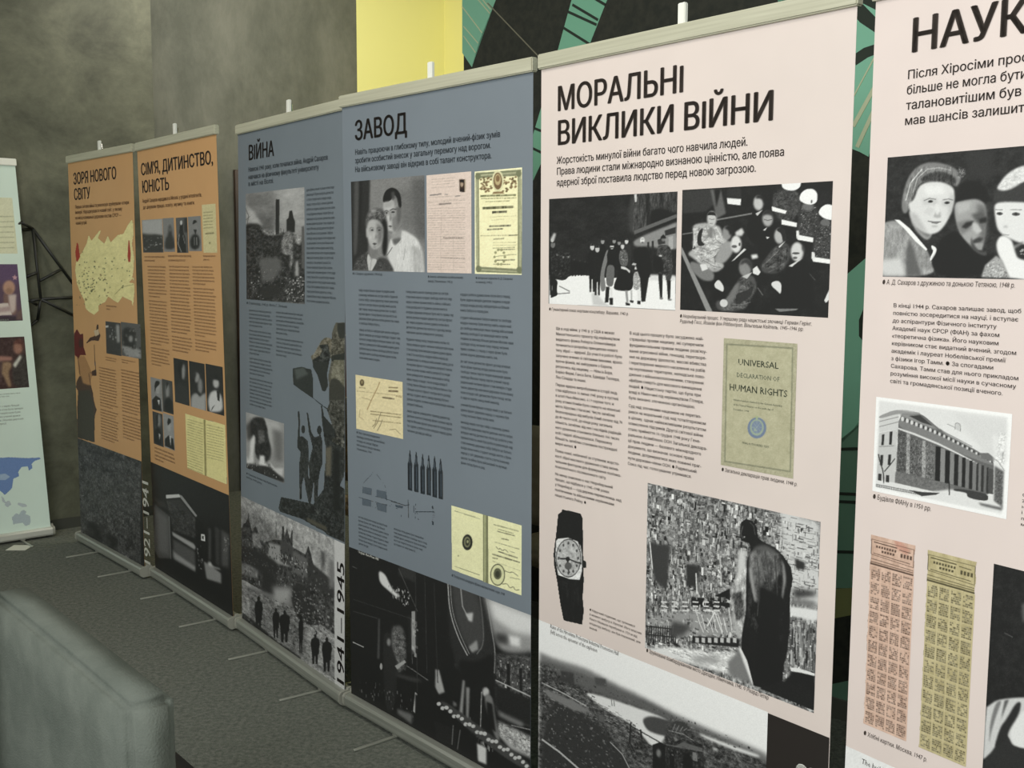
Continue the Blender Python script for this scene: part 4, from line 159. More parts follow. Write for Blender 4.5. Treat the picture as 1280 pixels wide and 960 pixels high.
[2,"portrait_photograph",0,[0.5946,1.5332,0.7355,1.6789],19,52,128,0,[["q",35,44.4,132,907,98,700,284,538,567,501,833,585,859,869,518,969],["e",130,55.5,533,297,176,3,-16,146],["q",30,33.3,352,212,442,100,695,118,720,300,713,159,394,233],["p",40,33.3,413,376,668,381,563,542],["l",190,44.4,16.3,445,601,444,826],["l",190,44.4,16.3,623,603,622,827]]],
[2,"document_picture","narrow cream document page",[0.7534,1.5263,0.8965,1.7238],20,72,[206,196,150],0,[["n",5,103.5,29.2],["w",[120,112,80],14.6,0,98,162,773,161],["w",[120,112,80],14.6,1,90,226,765,225],["w",[120,112,80],14.6,2,81,291,757,288],["w",[120,112,80],14.6,3,72,355,749,352],["w",[120,112,80],14.6,4,64,420,741,415],["w",[120,112,80],14.6,5,55,485,733,479],["w",[120,112,80],29.2,2,198,604,820,596],["e",[100,92,60],10.3,486,798,41,0,-3,23]]],
[2,"photograph",0,[0.3569,0.8554,0.5294,1.0561],22,67,42,0,[["e",150,50.5,655,263,135,-10,-22,185],["p",25,40.4,270,257,455,43,711,59,538,204,501,509],["p",200,20.2,542,589,672,629,604,674],["p",50,101.0,-46,655,395,517,994,668,1006,992,-41,1030]]],
[2,"photograph",0,[0.5426,0.8553,0.7178,1.057],24,69,42,0,[["q",165,56.1,24,792,313,667,695,698,1008,606,990,1025,24,1039],["e",150,56.1,469,329,194,-15,-13,112],["e",135,56.1,669,507,154,-13,-20,179],["p",30,46.8,261,280,462,217,230,544,127,585],["p",35,46.8,419,593,745,678,595,740]]],
[2,"photograph",0,[0.7277,0.8559,0.9088,1.0595],26,72,42,0,[["q",205,42.5,51,794,207,590,569,496,905,589,957,923,163,1004],["e",185,51.0,601,354,192,-16,-11,112],["p",30,34.0,371,295,601,183,853,256,831,473,763,294],["p",40,25.5,610,523,784,508,763,726,635,707],["p",60,25.5,308,895,493,814,209,1000]]],
[2,"portrait_photograph",0,[0.0477,0.7881,0.1964,0.9417],17,48,140,0,[["p",25,38.5,66,1020,64,715,424,539,816,591,874,977],["e",165,51.4,615,289,188,-18,-24,196],["q",30,38.5,329,223,482,70,815,63,803,156,426,306,362,498],["p",210,25.7,542,666,744,645,680,836]]],
[2,"portrait_photograph",0,[0.1984,0.7935,0.331,0.9466],16,49,70,0,[["e",145,55.2,502,332,173,-15,-29,221],["p",25,55.2,100,964,217,631,594,506,935,610,959,969],["p",35,41.4,437,65,651,70,407,295]]],
[2,"portrait_photograph",0,[0.054,0.6219,0.1859,0.7788],15,49,60,0,[["e",140,56.8,627,221,182,-19,-29,203],["p",25,71.1,68,947,200,563,521,437,806,543,820,974],["p",190,42.6,541,618,717,644,615,838],["p",25,42.6,338,136,584,-2,541,298,361,500]]],
[2,"portrait_photograph",0,[0.1939,0.6257,0.3276,0.7862],16,51,150,0,[["p",28,40.3,60,963,88,761,469,608,885,671,983,985],["e",170,53.7,552,315,172,-18,-25,177],["p",30,40.3,376,246,495,103,748,121,736,209,436,327],["p",205,26.9,538,622,711,603,611,920]]],
[2,"notebook_picture","pale yellow open notebook pages with handwriting",[0.4737,0.5679,0.9133,0.8185],63,86,None,1,[["p",[230,220,156],3.5,-1,7,495,15,471,1011,1,1001],["p",[232,222,158],3.5,506,12,1007,-7,993,999,478,1014],["p",[150,140,90],7.1,480,18,525,13,501,1008,456,1010],["n",5,56.7,41.8],["w",[140,130,88],10.5,0,54,103,453,97],["w",[140,130,88],10.5,1,51,149,450,143],["w",[140,130,88],10.5,2,49,195,447,189],["w",[140,130,88],10.5,3,46,242,445,236],["w",[140,130,88],10.5,4,43,288,442,282],["w",[140,130,88],10.5,5,40,335,440,329],["w",[140,130,88],10.5,6,38,381,437,375],["w",[140,130,88],10.5,7,35,428,435,422],["w",[140,130,88],10.5,8,32,474,432,468],["w",[140,130,88],10.5,9,29,521,429,515],["w",[140,130,88],10.5,10,26,568,427,562],["w",[140,130,88],10.5,11,24,614,424,608],["w",[140,130,88],10.5,12,21,661,422,655],["w",[140,130,88],10.5,13,18,708,419,702],["w",[140,130,88],10.5,14,15,755,417,749],["w",[140,130,88],10.5,15,13,802,414,796],["w",[140,130,88],10.5,16,10,849,411,843],["w",[140,130,88],10.5,17,7,896,409,890],["w",[140,130,88],10.5,18,4,943,406,937],["w",[140,130,88],10.5,19,1,990,404,984],["w",[140,130,88],10.5,40,558,92,958,72],["w",[140,130,88],10.5,41,556,139,956,118],["w",[140,130,88],10.5,42,553,186,953,164],["w",[140,130,88],10.5,43,551,234,951,210],["w",[140,130,88],10.5,44,548,281,949,256],["w",[140,130,88],10.5,45,545,329,946,302],["w",[140,130,88],10.5,46,543,376,944,348],["w",[140,130,88],10.5,47,540,424,942,394],["w",[140,130,88],10.5,48,538,471,939,440],["w",[140,130,88],10.5,49,535,519,937,486],["w",[140,130,88],10.5,50,533,566,935,533],["w",[140,130,88],10.5,51,530,614,933,579],["w",[140,130,88],10.5,52,527,662,930,625]]],
[2,"market_hall_photograph","dark photograph of a building front at night",[0.0,0.0,0.926,0.5248],132,169,30,0,[["p",38,62.3,12,11,1019,-26,1005,275,-20,469],["p",75,12.5,26,385,247,430,234,822,59,892,-17,817],["p",100,33.2,50,429,219,456,210,798,64,821],["l",120,8.3,6.5,234,435,234,822],["p",55,16.6,30,332,177,319,225,371,94,380],["p",205,4.2,202,247,387,183,405,205,205,280],["p",150,4.2,387,186,423,183,612,297,597,318,405,210],["p",58,16.6,204,293,397,224,592,328,593,503,290,549],["n",22,29.1,22.6,204,293,592,328,593,503,290,549],["p",165,6.2,269,560,555,562,589,585,564,613,274,596],["p",150,29.1,266,725,474,743,579,749,569,810,273,807],["p",85,29.1,272,622,575,622,568,754,278,738],["p",26,6.2,597,310,681,360,660,748,568,835],["p",225,2.1,654,441,699,429,701,487,651,497],["p",30,2.1,667,452,687,448,686,477,665,479],["p",72,12.5,748,352,780,356,767,610,732,655],["p",60,12.5,826,309,878,321,863,633,820,635],["p",80,20.8,900,313,992,325,968,605,884,624],["k",20,10.4,12.9,80,170,918,367,980,359,972,528,920,534],["p",140,16.6,675,670,731,671,881,687,877,774,701,810],["q",190,16.6,720,660,766,634,775,669,883,648,872,663,730,688],["q",22,29.1,4,914,246,834,564,820,722,833,978,829,968,1048,710,1061,-4,1022],["k",14,12.5,16.2,60,150,591,552,672,521,658,781,583,812]]],
[1,"map_picture","cream cut-out map with dots and red towers",[0.0551,1.2078,0.8677,1.6825],115,184,None,1,[["p",[232,222,160],3.7,19,448,49,385,145,322,227,230,270,139,317,201,457,98,486,92,429,173,534,234,597,153,640,220,758,149,848,137,918,54,985,0,1000,43,999,154,974,238,1000,379,983,521,964,571,994,635,911,627,987,571,990,722,960,877,943,812,870,794,803,775,730,846,644,818,574,787,516,848,403,889,400,948,321,1000,226,971,169,939,154,857,79,764,24,670,0,526],["n",10,51.2,32.0,19,448,49,385,145,322,227,230,270,139,317,201,457,98,486,92,429,173,534,234,597,153,640,220,758,149,848,137,918,54,985,0,1000,43,999,154,974,238,1000,379,983,521,964,571,994,635,911,627,987,571,990,722,960,877,943,812,870,794,803,775,730,846,644,818,574,787,516,848,403,889,400,948,321,1000,226,971,169,939,154,857,79,764,24,670,0,526],["e",[120,120,80],3.7,424,788,7,-1,0,8],["e",[120,120,80],3.7,64,639,11,0,0,6],["e",[90,95,60],3.7,129,646,6,-1,-1,5],["e",[90,95,60],3.7,379,648,10,0,-1,9],["e",[120,120,80],3.7,217,433,16,0,0,4],["e",[140,120,80],3.7,124,547,7,0,0,5],["e",[140,120,80],3.7,550,781,14,-1,0,7],["e",[120,120,80],3.7,282,678,11,-1,0,4],["e",[140,120,80],3.7,460,571,11,0,-1,6],["e",[140,120,80],3.7,150,680,6,-1,-1,7],["e",[120,120,80],3.7,365,497,9,0,0,6],["e",[140,120,80],3.7,178,845,15,-1,-1,7],["e",[90,95,60],3.7,11,910,9,0,-1,6],["e",[140,120,80],3.7,87,709,15,-1,0,5],["e",[140,120,80],3.7,157,694,14,-1,0,4],["e",[120,120,80],3.7,346,621,6,0,0,8],["e",[90,95,60],3.7,182,714,15,-1,-1,4],["e",[120,120,80],3.7,80,587,12,-1,0,5],["e",[120,120,80],3.7,303,670,13,0,0,7],["e",[140,120,80],3.7,144,648,7,0,0,4],["e",[140,120,80],3.7,347,742,7,0,0,5],["e",[140,120,80],3.7,161,763,14,-1,-1,5],["e",[140,120,80],3.7,278,612,7,0,0,5],["e",[120,120,80],3.7,161,672,12,0,0,7],["e",[120,120,80],3.7,143,656,7,0,-1,8],["e",[140,120,80],3.7,85,461,14,-1,0,7],["e",[90,95,60],3.7,67,671,11,-1,0,4],["e",[120,120,80],3.7,324,657,12,-1,-1,7],["e",[90,95,60],3.7,217,620,14,0,0,7],["e",[140,120,80],3.7,526,599,10,0,-1,7],["e",[140,120,80],3.7,278,735,9,-1,-1,6],["e",[90,95,60],3.7,286,747,15,0,0,8],["e",[120,120,80],3.7,677,457,11,0,0,4],["e",[90,95,60],3.7,356,420,10,0,-1,7],["e",[90,95,60],3.7,534,565,11,0,-1,4],["e",[140,120,80],3.7,71,658,14,-1,-1,5],["e",[140,120,80],3.7,173,832,11,-1,-1,7],["e",[140,120,80],3.7,70,815,9,0,-1,7],["e",[120,120,80],3.7,322,542,10,0,0,8],["e",[140,120,80],3.7,539,612,13,0,0,5],["e",[140,120,80],3.7,148,892,8,0,-1,10],["e",[120,120,80],3.7,160,563,15,-1,-1,8],["e",[140,120,80],3.7,248,531,11,0,0,5],["e",[120,120,80],3.7,161,643,10,0,0,7],["e",[120,120,80],3.7,513,514,5,0,-1,5],["e",[90,95,60],3.7,234,702,14,0,-1,9],["e",[140,120,80],3.7,314,608,10,0,0,10],["e",[120,120,80],3.7,514,728,14,-1,0,7],["e",[140,120,80],3.7,366,429,13,0,-1,5],["e",[140,120,80],3.7,570,746,11,0,0,6],["e",[120,120,80],3.7,431,878,10,-1,0,8],["e",[90,95,60],3.7,341,694,14,-1,0,5],["e",[120,120,80],3.7,519,714,13,0,0,7],["e",[140,120,80],3.7,58,910,11,-1,0,4],["e",[120,120,80],3.7,233,581,15,0,0,5],["e",[120,120,80],3.7,153,772,7,-1,0,6],["e",[140,120,80],3.7,187,495,12,0,0,6],["e",[140,120,80],3.7,455,561,14,0,0,8],["e",[90,95,60],3.7,443,615,12,0,0,8],["e",[90,95,60],3.7,291,740,14,-1,0,8],["e",[140,120,80],3.7,191,840,11,0,0,9],["e",[140,120,80],3.7,209,737,10,-1,0,4],["e",[90,95,60],3.7,41,657,10,0,0,4],["e",[140,120,80],3.7,76,828,16,-1,-1,8],["e",[90,95,60],3.7,559,652,11,-1,0,4],["e",[140,120,80],3.7,422,600,11,0,0,9],["e",[140,120,80],3.7,91,766,13,-1,0,6],["e",[90,95,60],3.7,327,629,12,0,-1,7],["e",[90,95,60],3.7,301,727,11,0,0,9],["e",[140,120,80],3.7,257,489,12,0,0,4],["e",[140,120,80],3.7,407,803,8,-1,0,3],["e",[90,95,60],3.7,255,771,11,0,0,5],["e",[120,120,80],3.7,327,721,13,-1,0,8],["e",[90,95,60],3.7,129,587,9,-1,-1,8],["e",[140,120,80],3.7,109,802,7,0,0,8],["e",[140,120,80],3.7,168,524,9,0,-1,7],["e",[120,120,80],3.7,222,555,11,0,0,4],["e",[90,95,60],3.7,203,715,8,-1,-1,8],["e",[120,120,80],3.7,269,704,10,0,-1,9],["e",[120,120,80],3.7,226,670,13,0,-1,8],["e",[90,95,60],3.7,552,646,9,0,0,4],["e",[140,120,80],3.7,430,479,10,0,-1,7],["e",[90,95,60],3.7,514,611,14,0,0,6],["e",[140,120,80],3.7,300,700,13,0,-1,8],["e",[90,95,60],3.7,147,321,13,0,0,5],["e",[120,120,80],3.7,209,551,9,0,0,8],["e",[120,120,80],3.7,199,718,9,-1,-1,7],["e",[140,120,80],3.7,217,812,6,0,0,8],["e",[120,120,80],3.7,178,431,8,0,-1,9],["e",[90,95,60],3.7,57,406,8,0,0,8],["e",[90,95,60],3.7,352,478,15,0,0,9],["e",[140,120,80],3.7,479,596,7,0,0,4],["e",[110,112,74],3.7,739,490,8,-1,-1,6],["e",[110,112,74],3.7,924,558,9,-1,0,6],["e",[110,112,74],3.7,925,515,8,0,-1,7],["e",[110,112,74],3.7,800,682,9,0,0,7],["e",[110,112,74],3.7,660,421,8,0,-1,7],["e",[110,112,74],3.7,857,400,8,0,-1,7],["e",[110,112,74],3.7,645,571,9,-1,0,6],["e",[110,112,74],3.7,796,616,9,0,0,6],["e",[110,112,74],3.7,689,385,9,0,-1,6],["e",[110,112,74],3.7,645,498,9,0,0,6],["e",[110,112,74],3.7,647,418,9,-1,0,6],["e",[110,112,74],3.7,801,684,8,-1,0,6],["e",[110,112,74],3.7,888,511,9,0,0,7],["e",[110,112,74],3.7,503,494,9,0,-1,7],["e",[110,112,74],3.7,819,662,8,-1,0,6],["e",[110,112,74],3.7,918,382,9,0,0,6],["e",[110,112,74],3.7,498,620,10,0,0,7],["e",[110,112,74],3.7,815,482,8,0,-1,7],["e",[110,112,74],3.7,814,667,8,0,-1,7],["e",[110,112,74],3.7,550,438,9,0,-1,7],["e",[110,112,74],3.7,522,531,9,-1,-1,6],["e",[110,112,74],3.7,542,388,9,0,-1,7],["e",[110,112,74],3.7,605,691,9,-1,-1,6],["e",[110,112,74],3.7,526,496,9,0,0,7],["e",[110,112,74],3.7,815,683,8,0,-1,7],["l",[150,140,90],7.3,4.6,682,759,808,675,977,647],["p",[165,52,36],3.7,29,416,13,322,52,213,72,229,92,338,103,369,47,432],["p",[165,52,36],3.7,903,366,912,280,924,202,937,210,952,337,940,422,912,422]]],
[1,"photograph","tiny dark photograph of a street",[0.4705,1.0201,0.6723,1.1833],22,48,80,0,[["p",58,42.6,4,31,1054,-18,945,1006,-20,1003],["p",160,42.6,697,69,910,56,917,580,730,628],["p",200,28.4,-108,152,189,120,185,181,-68,210],["k",14,85.2,53.1,60,150,186,167,692,135,666,533,202,568]]],
[1,"photograph","tiny photograph of a person at a microscope",[0.6751,1.0236,0.9217,1.1895],29,51,90,0,[["p",150,43.6,-6,730,394,628,986,759,975,979,262,1012],["q",45,43.6,57,210,421,118,745,219,716,786,391,692,75,722],["e",150,32.7,492,460,110,-9,-6,102],["k",24,87.1,57.0,40,170,62,113,988,75,945,951,38,984]]],
[1,"girl_with_dove_picture","cut-out picture of a woman in a dark skirt with a dove",[0.002,0.5269,0.3927,1.1603],53,232,None,1,[["p",[78,56,44],8.0,142,466,272,450,321,508,593,515,664,583,675,673,783,702,721,742,672,800,660,986,-14,1000,33,715,88,590,-3,567,31,519],["p",[60,56,48],23.9,88,590,546,554,675,673,643,988,-14,1000],["p",[170,128,86],15.9,102,293,383,280,574,371,648,421,535,518,287,514,228,462,131,430],["p",[96,30,24],8.0,13,102,123,62,243,104,354,91,354,200,443,269,215,279,151,309,0,288,-31,215],["e",[66,40,32],15.9,257,176,84,-3,-7,41],["l",[70,48,38],19.9,4.5,102,293,171,391,177,465],["l",[70,48,38],19.9,4.5,767,165,764,290,794,414,569,408],["p",[70,48,38],8.0,441,175,613,118,818,93,887,2,950,0,942,53,1000,86,931,133,691,136],["p",[200,180,150],8.0,768,55,945,35,954,79,817,101],["p",[70,48,38],8.0,636,395,801,369,809,422,647,431],["l",[70,48,38],19.9,4.5,526,419,623,585,749,713]]],
[1,"crowd_photograph","dark photograph of a dense crowd",[0.0,0.0,0.886,0.5248],105,149,66,0,[["n",26,18.1,19.0],["k",420,13.5,19.0,38,110,-25,144,1000,36,958,1010,-79,1039],["k",200,11.3,7.9,60,140,-38,365,992,217,968,779,-74,969],["p",40,31.6,128,836,393,816,358,990,119,1006],["p",40,31.6,416,874,592,846,584,1008,433,1029],["p",80,11.3,94,17,134,16,127,141,87,134],["l",38,11.3,7.9,271,187,424,237,648,187],["n",16,90.3,63.5],["p",30,4.5,992,-21,1133,-26,1083,1189,946,1030]]],
[7,"text_box_picture","pale cream text box",[0.6206,1.5224,0.8178,1.8231],58,84,[214,216,188],0,[["n",4,102.6,70.6],["w",[165,168,140],17.7,0,23,360,980,332],["w",[165,168,140],17.7,1,9,451,972,425],["w",[165,168,140],17.7,2,-4,543,964,518],["w",[165,168,140],17.7,3,-17,634,955,612],["w",[165,168,140],17.7,4,-31,726,947,705],["w",[165,168,140],17.7,5,-44,817,939,798],["w",[165,168,140],17.7,6,-57,909,931,892],["l",[190,192,160],10.3,7.1,1033,37,956,935]]],
[7,"photograph","purple-toned photograph of a speaker at a desk",[0.5641,1.158,0.8104,1.4651],72,86,[88,70,88],0,[["p",[92,74,104],123.6,75,-38,1020,-39,1068,351,29,342],["q",[120,95,90],24.7,644,488,740,560,870,526,912,882,782,914,628,805],["e",[176,140,122],12.4,778,412,126,1,-15,127],["e",[150,118,100],12.4,775,472,76,1,-6,56],["p",[195,180,176],16.5,750,542,920,527,870,810,786,879,744,807],["p",[205,195,190],8.2,311,693,725,683,784,897,286,902],["p",[170,150,150],12.4,299,797,761,737,771,825,291,867],["p",[190,150,160],4.1,864,215,906,215,927,180,940,216,981,223,945,247,958,279,918,261,882,279,894,247],["p",[60,50,60],24.7,-39,911,1001,920,988,1026,-49,998],["p",[104,84,82],32.9,895,846,1009,777,993,991,858,987],["e",[150,120,110],16.5,271,344,114,1,-15,125]]],
[7,"photograph","dark photograph of a person reading at a lectern",[0.5334,0.7905,0.8094,1.0702],81,77,[70,52,50],0,[["p",[66,50,50],98.6,61,2,842,36,812,348,26,357],["q",[60,56,54],14.8,807,400,965,329,1039,465,993,1001,701,979,712,603],["e",[150,112,98],9.9,866,204,90,4,-13,135],["p",[90,56,50],9.9,782,137,841,46,942,40,983,147,960,277,922,144],["p",[205,205,196],9.9,733,542,887,352,917,406,777,607],["q",[150,125,100],14.8,451,484,700,472,715,577,630,676,676,978,602,972,529,696,426,741],["p",[84,66,66],29.6,228,265,559,386,490,849,168,879],["n",10,49.3,51.6],["p",[160,120,110],14.8,488,356,733,385,726,458,478,459]]],
[7,"world_map_picture","blue and grey world map print",[0.4936,0.0255,0.832,0.4655],147,178,None,1,[["p",[112,140,190],4.1,32,22,233,0,380,109,542,117,785,149,994,161,1000,179,905,194,851,230,861,282,799,310,790,251,689,255,633,311,643,363,550,387,515,502,448,545,396,576,330,516,203,569,109,360,0,283],["p",[160,182,208],4.1,315,314,436,312,504,359,426,392,326,382],["p",[176,190,196],4.1,470,868,537,825,584,848,613,810,656,795,695,820,679,852,746,884,750,953,724,994,660,1000,624,955,562,954,479,958],["p",[186,198,202],4.1,393,664,455,657,477,707,417,734,380,706],["p",[186,198,202],4.1,586,695,694,724,720,754,648,760,575,718],["p",[186,198,202],4.1,342,584,378,622,399,684,353,659]]]
]
TEXTS=[
["T",5,"МОРАЛЬНІ",0.0616,1.8845,0.4375,0.0574,"b",0,"heading"],
["T",5,"ВИКЛИКИ ВІЙНИ",0.0624,1.7993,0.6898,0.0573,"b",0,"heading"],
["T",5,"Жорстокість минулої війни багато чого навчила людей.",0.0628,1.752,0.6198,0.017,"m",0,"lead_text"],
["T",5,"Права людини стали міжнародно визнаною цінністю, але поява",0.0631,1.7242,0.7163,0.017,"m",0,"lead_text"],
["T",5,"ядерної зброї поставила людство перед новою загрозою.",0.0634,1.6958,0.6437,0.0173,"m",0,"lead_text"],
["B",5,0.0644,1.3259,0.0142,0.2512,[["Ще в ході війни, у 1943 р. у США в межах","Манхеттенського проєкту під керівництвом","видатного фізика Роберта Оппенгеймера","починається розробка принципово нового","типу зброї — ядерної. До участі в роботі було","залучено вчених зі світовими іменами, врахо-","вуючи фізиків, які емігрували з Європи,","рятуючись від нацизму, — Нільса Бора,","Енріко Фермі, Ганса Бете, Едварда Теллера,","Лео Сіларда та інших."],["Перше ядерне випробування в історії люд-","ства відбулося 16 липня 1945 року в пустелі","в штаті Нью-Мексико. 6 і 9 серпня того ж","року атомні бомби було скинуто на японські","міста Хіросіма і Нагасакі. Число загиблих","безпосередньо від вибухів бомб склало від 70","до 80 тисяч осіб, до кінця року загальна","кількість загиблих від них і наслідків радіацій-","ного ураження становила близько 166 тисяч","осіб і надалі збільшувалася. Переважну","більшість загиблих становили постраждалі","мирні жителі. ●"],["Поява нової, небаченої за ступенем жорсто-","кості зброї масового ураження стала визна-","чальним фактором для формування політико-","психологічного післявоєнного світу."],["Не менш знаковою є нас Нюрнберзький","процес, що відбувся у 1945–1948 роках","у Нюрнберзі — суд держав-переможниць над","політичними та військовими керівниками","нацистського Рейху. ●"]],"r","body_text",0.4],
["B",5,0.336,1.329,0.0143,0.253,[["В ході цього процесу було засуджено най-","страшніші прояви нацизму, які суперечили","фундаментальним правам людини: розв'язу-","вання агресивної війни, геноцид, перетворе-","ння на державну ідеологію, масові вбивства","і перетворення мирного населення на рабів","на окупованих територіях, нелюдське пово-","дження з військовополоненими, створення","«фабрик смерті» для масового винищення","людей. ● Нацистську партію, що була при","владі в Німеччині під керівництвом Гітлера,","було визнано злочинною організацією."],["Суд над злочинами нацизмом не перетво-","рився на моральний суд над тоталітаризмом","в цілому, однак найважливішим результатом","осмислення підсумків Другої світової війни","стало прийняття 10 грудня 1948 року Гене-","ральною Асамблеєю ООН Загальної деклара-","ції прав людини — базового міжнародного","документа, що визначає основні права","людини, дотримуватися яких повинні праг-","нути держави-члени ООН. ● Радянський","Союз під час голосування утримався."]],"r","body_text",0.4],
["T",5,"● Гуманітарний показ жертвам концтабору. Варшава, 1943 р.",0.036,1.3751,0.2956,0.0074,"i",0,"caption"],
["T",5,"● Нюрнберзький процес. У першому ряду нацистські злочинці: Герман Герінг,",0.498,1.3773,0.3625,0.0077,"i",0,"caption"],
["T",5,"Рудольф Гесс, Йоахім фон Ріббентроп, Вільгельм Кейтель. 1945–1946 рр.",0.4983,1.3654,0.3429,0.0077,"i",0,"caption"],
["T",5,"● Загальна декларація прав людини, 1948 р.",0.6321,1.0393,0.2059,0.0082,"i",0,"caption"],
["B",5,0.2035,0.6042,0.012,0.1889,[["● Наручний годинник, що зупинився","в момент вибуху в Хіросімі. Його власник","Кенго Нікавала перебував в 1720 м від","епіцентру вибуху, він був поранений, але","вижив"]],"i","caption",0.4],
["T",5,"● Зруйноване бомбардуванням місто Дрезден, Німеччина, 1945. © Ріхард Петер",0.4087,0.5533,0.3721,0.0091,"i",0,"caption"],
["T",5,"Ruins of the Hiroshima Prefectural Industrial Promotion Hall",0.0481,0.5151,0.2645,0.0112,"i",0,"caption"],
["T",5,"(left) across the epicenter of the explosion",0.0482,0.5,0.1862,0.0112,"i",0,"caption"],
["T",5,"UNIVERSAL",0.6715,1.2819,0.1092,0.0132,"s",0,"cover_lettering"],
["T",5,"DECLARATION OF",0.6686,1.2551,0.1155,0.0097,"s2",0,"cover_lettering"],
["T",5,"HUMAN RIGHTS",0.6488,1.224,0.1566,0.0144,"s",0,"cover_lettering"],
["B",5,0.6616,1.2021,0.0106,0.1315,[["Adopted and proclaimed by the General Assembly","of the United Nations on the tenth day of","December, 1948"]],"c","cover_lettering",0.4],
["T",5,"FINAL AUTHORIZED TEXT",0.689,1.1096,0.0738,0.0044,"s2",0,"cover_lettering"],
["V",5,"1945–1953",0.859,0.03,0.0603,0.4179,"w"],
["T",6,"НАУКА",0.0789,1.89,0.1207,0.0569,"b","НА","heading"],
["T",6,"Після Хіросіми професія фізика",0.0766,1.8429,0.1729,0.0152,"m","Після Хіросіми","lead_text"],
["T",6,"більше не могла бути просто наукою",0.0765,1.8154,0.1792,0.0156,"m","більше не могла","lead_text"],
["T",6,"талановитішим був саме той, хто",0.0769,1.7876,0.1782,0.016,"m","талановитішим","lead_text"],
["T",6,"мав шансів залишитися осторонь",0.0749,1.76,0.1306,0.0153,"m","мав шансів","lead_text"],
["T",6,"● А. Д. Сахаров з дружиною та донькою Тетяною, 1948 р.",0.0409,1.4654,0.2694,0.0087,"i",0,"caption"],
["B",6,0.068,1.4225,0.0144,0.2585,[["В кінці 1944 р. Сахаров залишає завод, щоб","повністю зосередитися на науці, і вступає","до аспірантури Фізичного інституту","Академії наук СРСР (ФІАН) за фахом","«теоретична фізика». Його науковим","керівником стає видатний вчений, згодом","академік і лауреат Нобелівської премії","з фізики Ігор Тамм. ● За спогадами","Сахарова, Тамм став для нього прикладом","розуміння високої місії науки в сучасному","світі та громадянської позиції вченого."]],"r","body_text",0.4],
["T",6,"● Будівля ФІАНу в 1950 рр.",0.0397,1.0475,0.1299,0.0092,"i",0,"caption"],
["T",6,"● Хлібні картки. Москва, 1947 р.",0.0415,0.5643,0.1455,0.0091,"i",0,"caption"],
["B",6,0.3449,1.1083,0.0103,0.1158,[["Саме там він зробив","2 перші відкриття","наукової роботи,","і з того часу","праця тривала","майже рік."]],"r","body_text",0.4],
["T",6,"The building of the Institute",0.0395,0.5031,0.1527,0.0108,"i",0,"caption"],
["T",4,"ЗАВОД",0.0734,1.886,0.2952,0.0578,"b",0,"heading"],
["T",4,"Навіть працюючи в глибокому тилу, молодий вчений-фізик зумів",0.075,1.84,0.7316,0.0165,"m",0,"lead_text"],
["T",4,"зробити особистий внесок у загальну перемогу над ворогом.",0.0742,1.8131,0.6922,0.0165,"m",0,"lead_text"],
["T",4,"На військовому заводі він відкрив в собі талант конструктора.",0.0735,1.7848,0.6957,0.0166,"m",0,"lead_text"],
["B",4,0.0844,1.4006,0.0154,0.2456,[8,7],"r","body_text",0.4],
["B",4,0.3531,1.4027,0.0156,0.249,[9,14,5],"r","body_text",0.4],
["B",4,0.6261,1.4023,0.0152,0.2489,[4,8,8,3,9],"r","body_text",0.4],
["T",4,"● А. Сахаров з дружиною, 1940-ві рр.",0.0497,1.4542,0.176,0.0076,"i",0,"caption"],
["B",4,0.4675,1.4514,0.0132,0.1715,[["● Анкета, заповнена на військовому","заводі. Ульяновськ, 1942 р."]],"i","caption",0.4],
["B",4,0.6974,1.4519,0.0116,0.1616,[["● Авторське свідоцтво А. Д. Сахарова","на винахід, 1945 р."]],"i","caption",0.4],
["B",4,0.0587,0.9264,0.014,0.168,[["● Лист про впровадження","приладу контролю бронебійних","осердь на заводі. Відгук","військового представника","Ульяновськ, 1944"]],"i","caption",0.4],
["T",4,"● Посвідчення кандидата фізико-математичних наук, 1948",0.5785,0.5533,0.2482,0.008,"i",0,"caption"],
["B",4,0.0618,0.6394,0.0132,0.1915,[8],"i","caption",0.4],
["B",4,0.2721,0.6389,0.0125,0.1956,[5],"i","caption",0.4],
["T",4,"Unsplash. Photo Press 1943",0.0597,0.5162,0.1233,0.0084,"w",0,"caption"],
["T",3,"ВІЙНА",0.1089,1.8884,0.2489,0.0541,"b",0,"heading"],
["T",3,"Навесні 1941 року, коли почалася війна, Андрій Сахаров",0.108,1.8434,0.7023,0.0171,"m",0,"lead_text"],
["T",3,"навчався на фізичному факультеті університету",0.1073,1.8143,0.6324,0.0171,"m",0,"lead_text"],
["T",3,"в місті на Волзі.",0.1068,1.7882,0.2467,0.0171,"m",0,"lead_text"],
["B",3,0.6399,1.744,0.0171,0.2439,[24],"r","body_text",0.4],
["B",3,0.1025,1.2954,0.015,0.2447,[5,7,5,8],"r","body_text",0.4],
["B",3,0.368,1.2983,0.0155,0.2552,[6,5],"r","body_text",0.4],
["T",3,"● Сталінград, 1942 р. Фото Г. Зельма",0.0771,1.3224,0.3918,0.009,"i",0,"caption"],
["B",3,0.0595,0.6259,0.015,0.309,[["● Танкова битва під Курськом","влітку 1943 року"]],"i","caption",0.4],
["V",3,"1941–1945",0.8832,-0.0021,0.0532,0.461,"k"],
["T",2,"СІМ'Я, ДИТИНСТВО,",0.041,1.8833,0.8472,0.0507,"b",0,"heading"],
["T",2,"ЮНІСТЬ",0.045,1.8028,0.3476,0.0517,"b",0,"heading"],
["T",2,"Андрій Сахаров народився в Москві, у родині інтелігентів,",0.0437,1.7576,0.7144,0.0157,"m",0,"lead_text"],
["T",2,"де цінували працю, освіту, музику та книги.",0.0485,1.7286,0.6304,0.0154,"m",0,"lead_text"],
["B",2,0.0361,1.504,0.0168,0.2764,[2],"i","caption",0.4],
["B",2,0.342,1.5085,0.0195,0.3087,[2],"i","caption",0.4],
